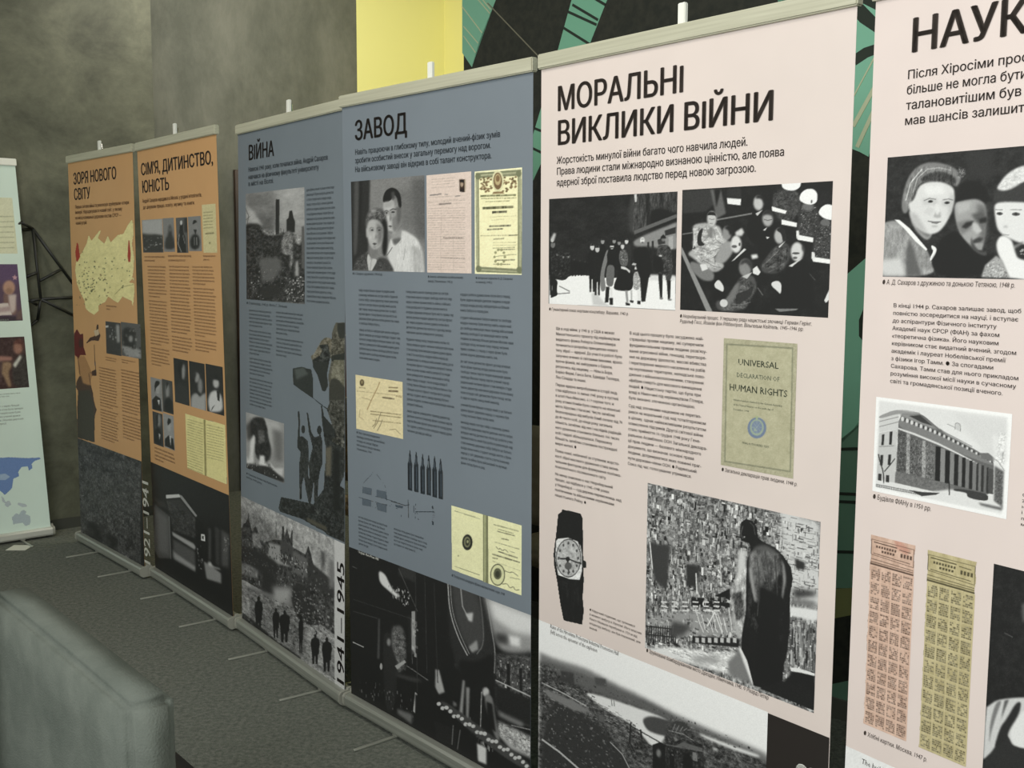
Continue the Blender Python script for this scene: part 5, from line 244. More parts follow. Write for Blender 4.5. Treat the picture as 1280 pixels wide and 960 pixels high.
["B",2,0.7476,1.5095,0.0149,0.1424,[2],"i","caption",0.4],
["B",2,0.0727,1.4595,0.0153,0.251,[10,14,6],"r","body_text",0.4],
["B",2,0.3498,1.4623,0.0153,0.2608,[20,5],"r","body_text",0.4],
["B",2,0.6239,1.4636,0.0143,0.2561,[6,15,4],"r","body_text",0.4],
["B",2,0.0601,0.6005,0.0179,0.2998,[4],"i","caption",0.4],
["T",1,"ЗОРЯ НОВОГО",0.0755,1.8822,0.6037,0.0556,"b",0,"heading"],
["T",1,"СВІТУ",0.0757,1.802,0.2408,0.055,"b",0,"heading"],
["T",1,"Перша світова війна та революція зруйнували чотири",0.0893,1.7566,0.7364,0.0166,"m",0,"lead_text"],
["T",1,"імперії. Народжувався новий світ, у якому",0.0865,1.729,0.6519,0.0166,"m",0,"lead_text"],
["T",1,"на місці колишньої держави постав СРСР —",0.0859,1.7002,0.6411,0.0166,"m",0,"lead_text"],
["T",1,"новий устрій.",0.0906,1.6732,0.1662,0.0167,"m",0,"lead_text"],
["B",1,0.3588,0.9369,0.0151,0.2524,[14,11],"r","body_text",0.4],
["B",1,0.6602,0.9487,0.0157,0.2548,[14,8],"r","body_text",0.4],
["B",1,0.4883,1.2582,0.0161,0.1487,[2],"i","caption",0.4],
["B",1,0.4546,0.997,0.0123,0.1834,[2],"i","caption",0.4],
["B",1,0.6696,1.0007,0.012,0.2025,[2],"i","caption",0.4],
["V",1,"1921–1941",0.8912,0.0088,0.0706,0.4417,"w2"],
["B",7,0.6666,1.1568,0.0301,0.0825,[2],"g","caption",0.4],
["B",7,0.6297,0.7598,0.013,0.1411,[2],"g","caption",0.4],
["B",7,0.603,0.692,0.019,0.1773,[6],"g","body_text",0.4]
]
MURAL=[
["poly",[0.23,0.5,0.35],[[2.0292,3.5006],[1.2822,3.2996],[1.719,2.6675],[1.8187,2.5141],[1.8704,2.4043],[1.934,2.4742]]],
["line",[0.55,0.6,0.4],[[1.934,2.6741],[1.8034,2.5425]]],
["line",[0.55,0.6,0.4],[[1.9234,2.5867],[1.829,2.5019]]],
["line",[0.55,0.6,0.4],[[1.9234,2.5454],[1.8444,2.4629]]],
["line",[0.55,0.6,0.4],[[1.871,2.7255],[1.7528,2.616]]],
["line",[0.55,0.6,0.4],[[1.8192,2.7002],[1.7479,2.632]]],
["line",[0.22,0.21,0.15],[[1.7682,2.6619],[1.4519,2.3941],[1.3371,2.2974]]],
["poly",[0.22,0.5,0.34],[[0.9687,3.2152],[0.7451,3.1551],[1.0895,2.5677],[1.178,2.4098],[1.2482,2.2499],[1.5166,1.8469],[1.565,1.8656],[1.5182,2.0138],[1.3825,2.328],[1.2768,2.5974]]],
["dline",[0.035,0.045,0.035],[[1.2708,2.5778],[1.1335,2.4987]]],
["dline",[0.035,0.045,0.035],[[1.2922,2.5531],[1.1415,2.4815]]],
["dline",[0.035,0.045,0.035],[[1.3177,2.4942],[1.1781,2.4129]]],
["dline",[0.035,0.045,0.035],[[1.1602,2.588],[1.0974,2.5508]]],
["dline",[0.035,0.045,0.035],[[1.5432,2.1319],[1.4252,2.0897]]],
["dline",[0.035,0.045,0.035],[[1.5425,2.0487],[1.4242,2.0013]]],
["poly",[0.25,0.55,0.39],[[0.7281,3.4215],[-0.5551,3.1618],[-0.1827,2.3661],[-0.1146,2.1573],[-0.0665,2.0382],[-0.0344,1.8993],[-0.0029,1.9166],[0.0404,1.9348],[0.0966,1.8969],[0.1294,1.9774],[0.0809,2.2051],[0.0612,2.4047]]],
["poly",[0.035,0.045,0.035],[[0.0601,2.3795],[0.0217,2.3985],[-0.0476,2.326],[-0.0831,2.2595],[-0.0441,2.2845],[0.0157,2.3278]]],
["poly",[0.035,0.045,0.035],[[0.0617,2.4174],[0.0475,2.4774],[-0.076,2.4074],[-0.0501,2.3871],[-0.0463,2.3533],[0.0043,2.3833]]],
["poly",[0.035,0.045,0.035],[[0.0308,2.2294],[-0.0019,2.2454],[-0.0831,2.2595],[-0.0578,2.2233],[-0.0172,2.2134],[0.0236,2.1932]]],
["line",[0.55,0.6,0.4],[[0.0249,2.0972],[-0.0244,2.1776],[-0.0571,2.2382]]],
["line3",[0.55,0.6,0.4],[[0.0234,2.0002],[-0.0488,2.1249],[-0.0866,2.1852]]],
["line3",[0.55,0.6,0.4],[[0.0063,1.9325],[-0.0417,2.0404],[-0.1012,2.1588]]],
["poly",[0.28,0.62,0.45],[[0.1064,1.4331],[0.0222,1.5229],[-0.1387,1.6572],[-0.189,1.1734],[-0.0825,1.0981],[0.0257,0.9377],[0.1415,0.8105],[0.1838,1.0856]]],
["poly",[0.035,0.045,0.035],[[-0.0247,1.3715],[-0.065,1.4774],[-0.0975,1.3747],[-0.0746,1.269],[-0.0271,1.3188]]],
["poly",[0.17,0.32,0.23],[[0.1737,0.834],[0.0262,0.9485],[-0.0841,1.0638],[-0.1646,1.1193],[-0.1943,0.5013],[0.1572,0.4224]]],
["dline",[0.035,0.045,0.035],[[0.0849,0.9245],[-0.1171,0.9561]]],
["dline",[0.035,0.045,0.035],[[0.0787,0.7754],[-0.1245,0.7997]]],
["dline",[0.035,0.045,0.035],[[0.0775,0.7477],[-0.1257,0.7731]]],
["dline",[0.035,0.045,0.035],[[0.0701,0.5722],[-0.1335,0.6073]]],
["poly",[0.26,0.27,0.11],[[0.1568,0.4138],[-0.1939,0.5093],[-0.1965,0.4559],[-0.0376,0.3713],[0.024,0.3449],[0.1518,0.2874]]],
["poly",[0.17,0.32,0.23],[[0.1415,0.0323],[0.02,0.1119],[-0.0506,0.1467],[-0.153,0.1901],[-0.1874,0.0618],[-0.034,0.0507],[0.1418,0.0381]]],
["poly",[0.23,0.5,0.35],[[-0.3754,3.2674],[-0.7754,3.1244],[-0.5585,1.6286],[-0.3748,1.0897],[-0.3219,1.1345]]],
["poly",[0.23,0.5,0.35],[[0.6673,1.341],[0.4616,1.5511],[0.3321,1.6356],[0.4149,1.1793],[0.7989,0.5842],[0.8801,0.6349]]]
]
NODES={"A": [-2.6581, 6.1031, 1.7147], "B": [-2.6825, 6.0222, 1.747], "B2": [-2.7757, 5.9823, 1.6937], "C": [-2.4919, 6.1998, 1.4178], "C1": [-2.538, 6.1651, 1.4899], "H": [-2.6122, 6.0595, 1.3276], "V1": [-2.6159, 6.0682, 1.4289], "V2": [-2.629, 6.0621, 1.473], "V3": [-2.6933, 6.0248, 1.4425], "D": [-2.4575, 6.2655, 1.3344], "Ee": [-2.4784, 6.2593, 1.211], "J": [-2.6541, 6.023, 1.32], "K": [-2.6476, 6.0883, 1.2106], "K2": [-2.7119, 6.0562, 1.1499], "M": [-2.6368, 6.062, 1.2964], "S": [-2.7767, 5.9947, 1.5209], "T": [-2.719, 5.9904, 1.3121]}
H = 2.0; VB = 0.5248

# ------------------------------------------------------------ print painter: fills a small grid of colours
def rounded(p):
    P = np.array(p, float).reshape(-1, 2)
    for _ in range(2):
        out = []
        for i in range(len(P)):
            a, p, b = P[i-1], P[i], P[(i+1) % len(P)]
            if p.min() < 12 or p.max() > 988: out.append(p)
            else: out += [p*.78+a*.22, p*.78+b*.22]
        P = np.array(out)
    return P.ravel()
def smooth_line(p):
    P = np.array(p, float).reshape(-1, 2)
    if len(P) < 4: return p
    for _ in range(2): P = np.concatenate([P[:1], np.stack([P[:-1]*.75+P[1:]*.25, P[:-1]*.25+P[1:]*.75], 1).reshape(-1, 2), P[-1:]])
    return P.ravel()
class Canvas:
    def __init__(s, nx, ny, base, seed):
        s.nx, s.ny = nx+1, ny+1; s.cut = base is None
        s.a = np.zeros((s.ny, s.nx, 3)); s.a[:] = 128 if base is None else np.array(base if isinstance(base, (list, tuple)) else (base,)*3, float)
        s.m = np.zeros((s.ny, s.nx)); s.r = np.random.RandomState(seed)
    def mask(s, pts, soft):
        # coverage of a polygon (unit*1000 coordinates) with a soft edge
        P = np.array(pts, float).reshape(-1, 2)/1000*[s.nx-1, s.ny-1]; sf = soft/1000*(s.nx-1)
        pad = int(sf*1.5)+2
        x0 = max(int(P[:, 0].min())-pad, 0); x1 = min(int(P[:, 0].max())+pad+2, s.nx); y0 = max(int(P[:, 1].min())-pad, 0); y1 = min(int(P[:, 1].max())+pad+2, s.ny)
        if x1 <= x0 or y1 <= y0: return None
        q = 3 if sf < 3 else 1
        off = (np.arange(q)+.5)/q-.5
        X = (np.arange(x0, x1)[:, None]+off[None]).ravel(); Y = (np.arange(y0, y1)[:, None]+off[None]).ravel()
        gx, gy = np.meshgrid(X, Y); ins = np.zeros(gx.shape, bool)
        n = len(P)
        for i in range(n):
            ax, ay = P[i]; bx, by = P[(i+1) % n]
            if ay == by: continue
            c = ((ay > gy) != (by > gy)) & (gx < (bx-ax)*(gy-ay)/(by-ay)+ax); ins ^= c
        m = ins.astype(float)
        if q > 1: m = m.reshape(y1-y0, q, x1-x0, q).mean((1, 3))
        if sf >= .8:
            k = max(1, int(round(sf*.6)))
            for _ in range(2):
                for axn in (0, 1):
                    pd = [(0, 0), (0, 0)]; pd[axn] = (k, k)
                    c = np.cumsum(np.pad(m, pd, mode='edge'), axis=axn); c = np.insert(c, 0, 0, axis=axn); w = 2*k+1
                    m = (np.take(c, range(w, c.shape[axn]), axis=axn)-np.take(c, range(0, c.shape[axn]-w), axis=axn))/w
        return x0, x1, y0, y1, m
    def put(s, M, col, alpha=1.0):
        if M is None: return
        x0, x1, y0, y1, m = M; c = np.array(col if isinstance(col, (list, tuple)) else (col,)*3, float); w = (m*alpha)[..., None]
        if s.cut:
            new = s.m[y0:y1, x0:x1] < .02; s.a[y0:y1, x0:x1][new & (m > 0)] = c
        s.a[y0:y1, x0:x1] = s.a[y0:y1, x0:x1]*(1-w)+c*w; s.m[y0:y1, x0:x1] = np.maximum(s.m[y0:y1, x0:x1], m)
    def line(s, col, wx, wy, pts, alpha=1.0):
        P = np.array(pts, float).reshape(-1, 2); mw = 1000*.75/(s.nx-1); 
        for (ax, ay), (bx, by) in zip(P, P[1:]):
            d = np.array([(bx-ax)/wx, (by-ay)/wy]); L = np.hypot(*d) or 1; d /= L; n = np.array([-d[1], d[0]]); ox, oy = n[0]*wx/2, n[1]*wy/2; ex, ey = d[0]*wx*.3, d[1]*wy*.3
            s.put(s.mask([ax-ex+ox, ay-ey+oy, bx+ex+ox, by+ey+oy, bx+ex-ox, by+ey-oy, ax-ex-ox, ay-ey-oy], 0), col, alpha)
    def noise(s, amp, cx, cy, pts):
        T = np.zeros((s.ny, s.nx))
        for o in range(5):
            gx = max(2, int(1000/cx*2**o)+2); gy = max(2, int(1000/cy*2**o)+2); gx = min(gx, s.nx); gy = min(gy, s.ny)
            g = s.r.rand(gy, gx)*2-1; xs = np.linspace(0, gx-1.001, s.nx); ys = np.linspace(0, gy-1.001, s.ny)
            xi = xs.astype(int); yi = ys.astype(int); fx = xs-xi; fy = (ys-yi)[:, None]
            t = (g[yi][:, xi]*(1-fx)+g[yi][:, xi+1]*fx)*(1-fy)+(g[yi+1][:, xi]*(1-fx)+g[yi+1][:, xi+1]*fx)*fy
            T += t*.75**o
        T *= amp*.8
        if len(pts):
            M = s.mask(pts, 4)
            if M is None: return
            x0, x1, y0, y1, m = M; s.a[y0:y1, x0:x1] += (T[y0:y1, x0:x1]*m)[..., None]
        else: s.a += T[..., None]
    def speckle(s, n, w, h, c0, c1, pts):
        if len(pts):
            M = s.mask(pts, 0)
            if M is None: return
            x0, x1, y0, y1, m = M
        else: x0, x1, y0, y1, m = 0, s.nx, 0, s.ny, np.ones((s.ny, s.nx))
        W = w/1000*(s.nx-1); Hh = h/1000*(s.ny-1); k = 0
        for _ in range(n*4):
            if k >= n: break
            cx = s.r.randint(x0, x1); cy = s.r.randint(y0, y1)
            if m[cy-y0, cx-x0] < .5: continue
            k += 1; ww = max(1, int(round(W*(.4+1.1*s.r.rand())))); hh = max(1, int(round(Hh*(.4+1.1*s.r.rand()))))
            c = c0+(c1-c0)*s.r.rand(); al = .6+.4*s.r.rand(); s.a[cy:cy+hh, cx:cx+ww] = s.a[cy:cy+hh, cx:cx+ww]*(1-al)+c*al
    def words(s, col, t, seed, pts):
        r = random.Random(seed); ax, ay, bx, by = pts; x = ax
        while x < bx:
            L = r.uniform(14, 60)*1.4; e = min(x+L, bx); fa = (x-ax)/max(1, bx-ax); fb = (e-ax)/max(1, bx-ax)
            s.line(col, t, t, [x, ay+(by-ay)*fa, e, ay+(by-ay)*fb], r.uniform(.55, .95)); x = e+r.uniform(8, 18)
    def coupon(s, base, ink, seed):
        r = random.Random(seed)
        ed = [0, 0, 1000, 0]+[c for v in range(1, 40) for c in (1000-r.uniform(0, 22), v*25)]+[1000, 1000, 0, 1000]+[c for v in range(39, 0, -1) for c in (r.uniform(0, 26), v*25)]
        s.put(s.mask(ed, 0), base); s.noise(14, 120, 60, []); 
        if seed == 1: s.put(s.mask([520, 0, 700, 0, 900, 30, 820, 60, 600, 40], 40), (190, 128, 112), .5)
        L = lambda w, *p: s.line(ink, w, w*.22, p)
        L(12, 20, 22, 975, 22); L(12, 20, 22, 20, 100); L(12, 975, 22, 975, 112); L(12, 20, 100, 975, 112); L(24, 80, 34, 600, 36)
        for k in range(8): s.put(s.mask([130+k*60, 48, 170+k*60, 48, 166+k*60, 60, 126+k*60, 60], 0), ink)
        for k in range(5): s.put(s.mask([260+k*62, 68, 304+k*62, 68, 300+k*62, 80, 256+k*62, 80], 0), ink)
        L(18, 660, 42, 900, 44)
        for k in range(4): s.put(s.mask([690+k*68, 58, 735+k*68, 58, 732+k*68, 78, 687+k*68, 78], 0), ink)
        L(16, 80, 92, 900, 98); L(14, 20, 122, 975, 128); L(40, 20, 148, 975, 150); L(16, 20, 138, 975, 138)
        for j in range(11):
            for i in range(4):
                u0 = 28+i*242; v0 = 160+j*76
                for k in range(6):
                    x = u0+18
                    while x < u0+205:
                        w = r.uniform(16, 60); 
                        if r.random() < .82:
                            f = r.uniform(0, 55); s.put(s.mask([x, v0+8+k*10.5, min(x+w, u0+215), v0+8+k*10.5, min(x+w, u0+215), v0+15.5+k*10.5, x, v0+15.5+k*10.5], 0), tuple(c+f for c in ink), .9)
                        x += w+r.uniform(5, 14)
        for i in range(5): s.line(tuple(c+14 for c in base), 14, 3, [24+i*242, 158, 24+i*242, 995])
        for j in range(12): s.line(tuple(c+14 for c in base), 14, 3.4, [20, 157+j*76, 985, 157+j*76])
    def run(s, ops):
        for op in ops:
            k = op[0]
            if k == 'p': s.put(s.mask(op[3:], op[2]), op[1])
            elif k == 'q': s.put(s.mask(rounded(op[3:]), op[2]), op[1])
            elif k == 'e':
                _, c, sf, x, y, ax, ay, bx, by = op
                s.put(s.mask([v for t in range(20) for v in (x+ax*math.cos(t*math.pi/10)+bx*math.sin(t*math.pi/10), y+ay*math.cos(t*math.pi/10)+by*math.sin(t*math.pi/10))], sf), c)
            elif k == 'l': s.line(op[1], op[2], op[3], smooth_line(op[4:]))
            elif k == 'n': s.noise(op[1], op[2], op[3], op[4:])
            elif k == 'k': s.speckle(op[1], op[2], op[3], op[4], op[5], op[6:])
            elif k == 'w': s.words(op[1], op[2], op[3], op[4:])
            elif k == 'C': s.coupon(tuple(op[1]), tuple(op[2]), op[3])
def print_mesh(name, rect, nx, ny, cv, parent, to_local):
    u0, v0, u1, v1 = rect
    us = np.linspace(u0, u1, nx+1); vs = np.linspace(v1, v0, ny+1); U, V = np.meshgrid(us, vs)
    co = to_local(U.ravel(), V.ravel(), .0005)
    idx = np.arange((nx+1)*(ny+1)).reshape(ny+1, nx+1)
    f = np.stack([idx[1:, :-1], idx[1:, 1:], idx[:-1, 1:], idx[:-1, :-1]], -1).reshape(-1, 4)
    if cv.cut:
        cov = cv.m; keep = ((cov[:-1, :-1]+cov[1:, :-1]+cov[:-1, 1:]+cov[1:, 1:])/4 > .45).ravel(); f = f[keep]
        used = np.unique(f); mp = -np.ones(idx.size, int); mp[used] = np.arange(len(used)); f = mp[f]; co = co[used]; colr = cv.a.reshape(-1, 3)[used]
    else: colr = cv.a.reshape(-1, 3)
    grain = cv.r.normal(0, 3.2, len(co))
    me = bpy.data.meshes.new(name); me.vertices.add(len(co)); me.vertices.foreach_set('co', co.astype(np.float32).ravel())
    me.loops.add(len(f)*4); me.loops.foreach_set('vertex_index', f.astype(np.int32).ravel()); me.polygons.add(len(f)); me.polygons.foreach_set('loop_start', np.arange(0, len(f)*4, 4, dtype=np.int32))
    me.update(calc_edges=True)
    at = me.color_attributes.new('print', 'FLOAT_COLOR', 'POINT'); c = np.ones((len(co), 4), np.float32); c[:, :3] = lin(np.clip(colr+grain[:, None], 30, 248)); at.data.foreach_set('color', c.ravel())
    me.materials.append(M_print); o = bpy.data.objects.new(name, me); COL.objects.link(o); o.parent = parent
    return o

# ------------------------------------------------------------ lettering: glyph meshes from the built-in font
_g = {}
def _curve_mesh(s, res, fill=True):
    c = bpy.data.curves.new('lettering', 'FONT'); c.body = s; c.size = 1.0; c.resolution_u = res; c.fill_mode = 'NONE'; o = bpy.data.objects.new('lettering', c); COL.objects.link(o)
    bpy.context.view_layer.update(); me = bpy.data.meshes.new_from_object(o.evaluated_get(bpy.context.evaluated_depsgraph_get()))
    v = [tuple(q.co[:2]) for q in me.vertices]; nb = {}
    for e in me.edges:
        a, b = e.vertices; nb.setdefault(a, []).append(b); nb.setdefault(b, []).append(a)
    bpy.data.objects.remove(o); bpy.data.meshes.remove(me); bpy.data.curves.remove(c)
    # walk the outlines, then fill by winding number so that overlapping strokes join cleanly
    seen = set(); loops = []
    for a in sorted(nb):
        if a in seen: continue
        L = [a]; seen.add(a); cur = a
        while True:
            nx = [b for b in nb[cur] if b not in seen]
            if not nx: break
            nxt = (cur+1) if (cur+1) in nx else nx[0]; L.append(nxt); seen.add(nxt); cur = nxt
        if len(L) > 2: loops.append(L)
    if not fill: return np.array(v), None
    ed = [(L[i], L[(i+1) % len(L)]) for L in loops for i in range(len(L))]
    vi, _, fi, _, _, _ = delaunay_2d_cdt([Vector(p) for p in v], ed, [], 0, 1e-6)
    A = np.array([v[a] for a, b in ed]); Bq = np.array([v[b] for a, b in ed]); T = []
    for f in fi:
        cx = sum(vi[k][0] for k in f)/len(f)+1.3e-5; cy = sum(vi[k][1] for k in f)/len(f)+1.7e-5
        up = (A[:, 1] <= cy) & (Bq[:, 1] > cy); dn = (A[:, 1] > cy) & (Bq[:, 1] <= cy); dy = np.where(Bq[:, 1] == A[:, 1], 1, Bq[:, 1]-A[:, 1])
        side = A[:, 0]+(cy-A[:, 1])/dy*(Bq[:, 0]-A[:, 0]) > cx
        if (up & side).sum()-(dn & side).sum() != 0: T.append(tuple(f))
    return np.array([tuple(p) for p in vi]), np.array(T, int).reshape(-1, 3)
HX = _curve_mesh('H', 2)[0]; CAPH = HX[:, 1].max(); HR = HX[:, 0].max()
def glyph(ch, res):
    k = (ch, res)
    if k not in _g:
        if ch in ' ': 
            _g[k] = (np.zeros((0, 2)), np.zeros((0, 3), int), .27)
        elif ch == 'І':
            _g[k] = (np.array([(.075, 0), (.165, 0), (.165, CAPH), (.075, CAPH)]), np.array([(0, 1, 2), (0, 2, 3)]), .24)
        elif ch == '●':
            a = np.linspace(0, 2*math.pi, 13)[:-1]; v = np.stack([.34+.30*np.cos(a), .35+.36*np.sin(a)], -1); _g[k] = (v, np.array([(0, i, i+1) for i in range(1, 11)]), .72)
        else:
            v, t = _curve_mesh(ch, res); w, _ = _curve_mesh(ch+'H', 1, False); _g[k] = (v, t, float(w[:, 0].max()-HR))
    return _g[k]
def width(s): return sum(glyph(c, 1)[2] for c in s)
def set_line(s, x, y, cap, xs, res=1, bold=0.0, slant=0.0):
    # returns vertices (u,v) and triangles; cap = capital height, xs = extra width factor
    V = []; T = []; n = 0; k = cap/CAPH; cx = 0
    for ch in s:
        v, t, adv = glyph(ch, res)
        for dx, dy in (((0, 0),) if not bold else ((-bold, 0), (bold, 0), (0, -bold*.35), (0, bold*.35))):
            if len(v):
                V.append(np.stack([x+(cx+v[:, 0]+dx+slant*v[:, 1])*k*xs, y+(v[:, 1]+dy)*k], -1)); T.append(t+n); n += len(v)
        cx += adv
    return V, T, n
class Letters:
    def __init__(s): s.V = []; s.T = []; s.n = 0
    def add(s, r):
        V, T, n = r
        for v in V: s.V.append(v)
        for t in T: s.T.append(t+s.n)
        s.n += n
    def build(s, name, m, parent, to_local, depth=.0009, rot=None):
        if not s.V: return None
        V = np.concatenate(s.V); T = np.concatenate(s.T)
        if rot: V = rot(V)
        co = to_local(V[:, 0], V[:, 1], depth)
        me = bpy.data.meshes.new(name); me.vertices.add(len(co)); me.vertices.foreach_set('co', co.astype(np.float32).ravel()); me.loops.add(len(T)*3); me.loops.foreach_set('vertex_index', T.astype(np.int32).ravel())
        me.polygons.add(len(T)); me.polygons.foreach_set('loop_start', np.arange(0, len(T)*3, 3, dtype=np.int32)); me.update(calc_edges=True)
        me.materials.append(m); o = bpy.data.objects.new(name, me); COL.objects.link(o); o.parent = parent; return o
WORDS = """війна наука фронт завод роки життя родина батько університет студент диплом робота лабораторія прилад метод контроль броня осердя патрон винахід
військовий директор інженер учений фізик теорія задача стаття досвід місто поїзд евакуація навчання книга дитинство мати сестра бабуся музика читання школа вулиця
будинок Москва радянський держава влада народ партія революція імперія кордон селяни голод репресії терор промисловість колгосп табір свобода права людина думка світ
який було став після перед через коли разом навіть лише також вперше потім тому дуже більше за до на у в з і та що це його її вони був була були""".split()
_wr = random.Random(17)
def auto_line(nch):
    s = ''
    while len(s) < nch-3: s += (' ' if s else '')+_wr.choice(WORDS)
    return s[:nch]

# ------------------------------------------------------------ setting
st = struct
t7 = BANNERS['7'][2]; A0 = Vector((-2.6769, 6.0986, 0)); AD = Vector((math.cos(t7), math.sin(t7), 0)); AN = Vector((-math.sin(t7), math.cos(t7), 0))
def wallbox(name, p, q, th, z0, z1, m, back):
    d = (Vector(q)-Vector(p)).normalized(); n = Vector(back)*th
    vs = [Vector(p), Vector(q), Vector(q)+n, Vector(p)+n]; vs = [Vector((v.x, v.y, z0)) for v in vs]+[Vector((v.x, v.y, z1)) for v in vs]
    return mesh_obj(name, vs, [(0, 1, 2, 3)[::-1], (4, 5, 6, 7), (0, 1, 5, 4), (1, 2, 6, 5), (2, 3, 7, 6), (3, 0, 4, 7)], m)
CH = 3.5
cornerA = A0+AD*.735
st(wallbox('wall_left', A0-AD*4.0, cornerA, .3, 0, CH, M_wall, AN))
B0 = A0+AN*.3; e1 = B0+AD*2.35; e2 = B0+AD*3.12
st(wallbox('wall_back', B0+AD*.3, e1, .2, 0, CH, M_wall2, AN))
st(wallbox('trim_1', e1, e2, .2, 0, CH, M_yel, AN))
YD = Vector((.70, -.714, 0)); YN = Vector((.714, .70, 0))
st(wallbox('trim_2', e2, e2+YD*2.6, .2, 0, CH, mat('yellow_paint_lit_face', (.92, .87, .34), .7), YN))  # same yellow wall, stronger light on this face put into its colour
M0 = Vector((1.1252, 3.6152, 0)); MD = Vector((-.70, .714, 0)).normalized(); MN = Vector((.714, .70, 0)).normalized()
mural_end = 1.925
mw = st(wallbox('wall_right', M0+MD*mural_end, M0-MD*4.5, .15, 0, CH, M_mural, MN))
st(mesh_obj('floor', [(-7, -4, 0), (6, -4, 0), (6, 11, 0), (-7, 11, 0)], [(0, 1, 2, 3)], M_floor))
st(mesh_obj('ceiling', [(-7, 1.2, CH), (6, 1.2, CH), (6, 11, CH), (-7, 11, CH)], [(3, 2, 1, 0)], M_ceil))
sk = st(wallbox('baseboard_right', M0+MD*mural_end-MN*.012, M0-MD*4.5-MN*.012, .012, 0, .07, M_skirt, MN))
st(wallbox('baseboard_left', A0-AD*4.0-AN*.012, cornerA-AN*.012, .012, 0, .06, mat('dark_skirting', (.05, .052, .042), .6), AN))
# painted leaves and veins of the mural, each a thin coat of paint on the wall
paints = {}
for kind, col, pp in MURAL:
    k = tuple(col)
    if k not in paints: paints[k] = mat('mural_paint_colour', tuple(col), .8, spec=.25)
order = {'poly': .001, 'line': .0035, 'line3': .0035, 'dline': .003}
cnt = 0
for kind, col, pp in MURAL:
    cnt += 1; d = order[kind]+cnt*.00004
    if kind == 'poly': pts = pp; w = 0
    else:
        w = {'line': .0045, 'line3': .014, 'dline': .010}[kind]; (a, b), (c, e) = pp[0], pp[-1]; L = math.hypot(c-a, e-b); nx, ny = -(e-b)/L*w/2, (c-a)/L*w/2; pts = [(a+nx, b+ny), (c+nx, e+ny), (c-nx, e-ny), (a-nx, b-ny)]
    pts = [(min(s_, 1.37*math.sqrt(2)), max(.07, min(z, CH-.01))) for s_, z in pts]
    lv = Vector((-.70, .714, 0))
    vs = [M0+lv*s_-MN*d+Vector((0, 0, z)) for s_, z in pts]; n = len(vs); vb = [v+MN*(d-.0002) for v in vs]
    bm = bmesh.new(); f = [bm.verts.new(v) for v in vs]; g = [bm.verts.new(v) for v in vb]
    bm.faces.new(f)
    for i in range(n): bm.faces.new((f[i], g[i], g[(i+1) % n], f[(i+1) % n]))
    bmesh.ops.triangulate(bm, faces=[x for x in bm.faces if len(x.verts) > 4]); bmesh.ops.recalc_face_normals(bm, faces=bm.faces)
    bm_obj('painted_leaf' if kind == 'poly' else 'painted_vein', bm, paints[tuple(col)], mw)

# ------------------------------------------------------------ roll-up banners
STY = {1: dict(panel=(202, 157, 108), ink='o', head='d', lab='orange roll-up banner headed ЗОРЯ НОВОГО СВІТУ with a cream map, leftmost of the orange pair'),
       2: dict(panel=(202, 157, 108), ink='o', head='d', lab="orange roll-up banner headed СІМ'Я, ДИТИНСТВО, ЮНІСТЬ with portraits and notebook pages"),
       3: dict(panel=(114, 123, 131), ink='n', head='k', lab='blue-grey roll-up banner headed ВІЙНА with ruins and a dark monument'),
       4: dict(panel=(119, 128, 137), ink='n', head='k', lab='blue-grey roll-up banner headed ЗАВОД with a couple portrait and a certificate'),
       5: dict(panel=(220, 207, 201), ink='d', head='d', lab='pink roll-up banner headed МОРАЛЬНІ ВИКЛИКИ ВІЙНИ with a wristwatch and statue picture'),
       6: dict(panel=(224, 210, 205), ink='d', head='d', lab='pink roll-up banner cut off at the right edge, headed НАУКА, with a family portrait'),
       7: dict(panel=(214, 232, 222), ink='g', head='g', lab='pale white-blue roll-up banner at far left with a blue world map')}
GRP = {1: 'roll-up exhibition banners in a row', 7: None}
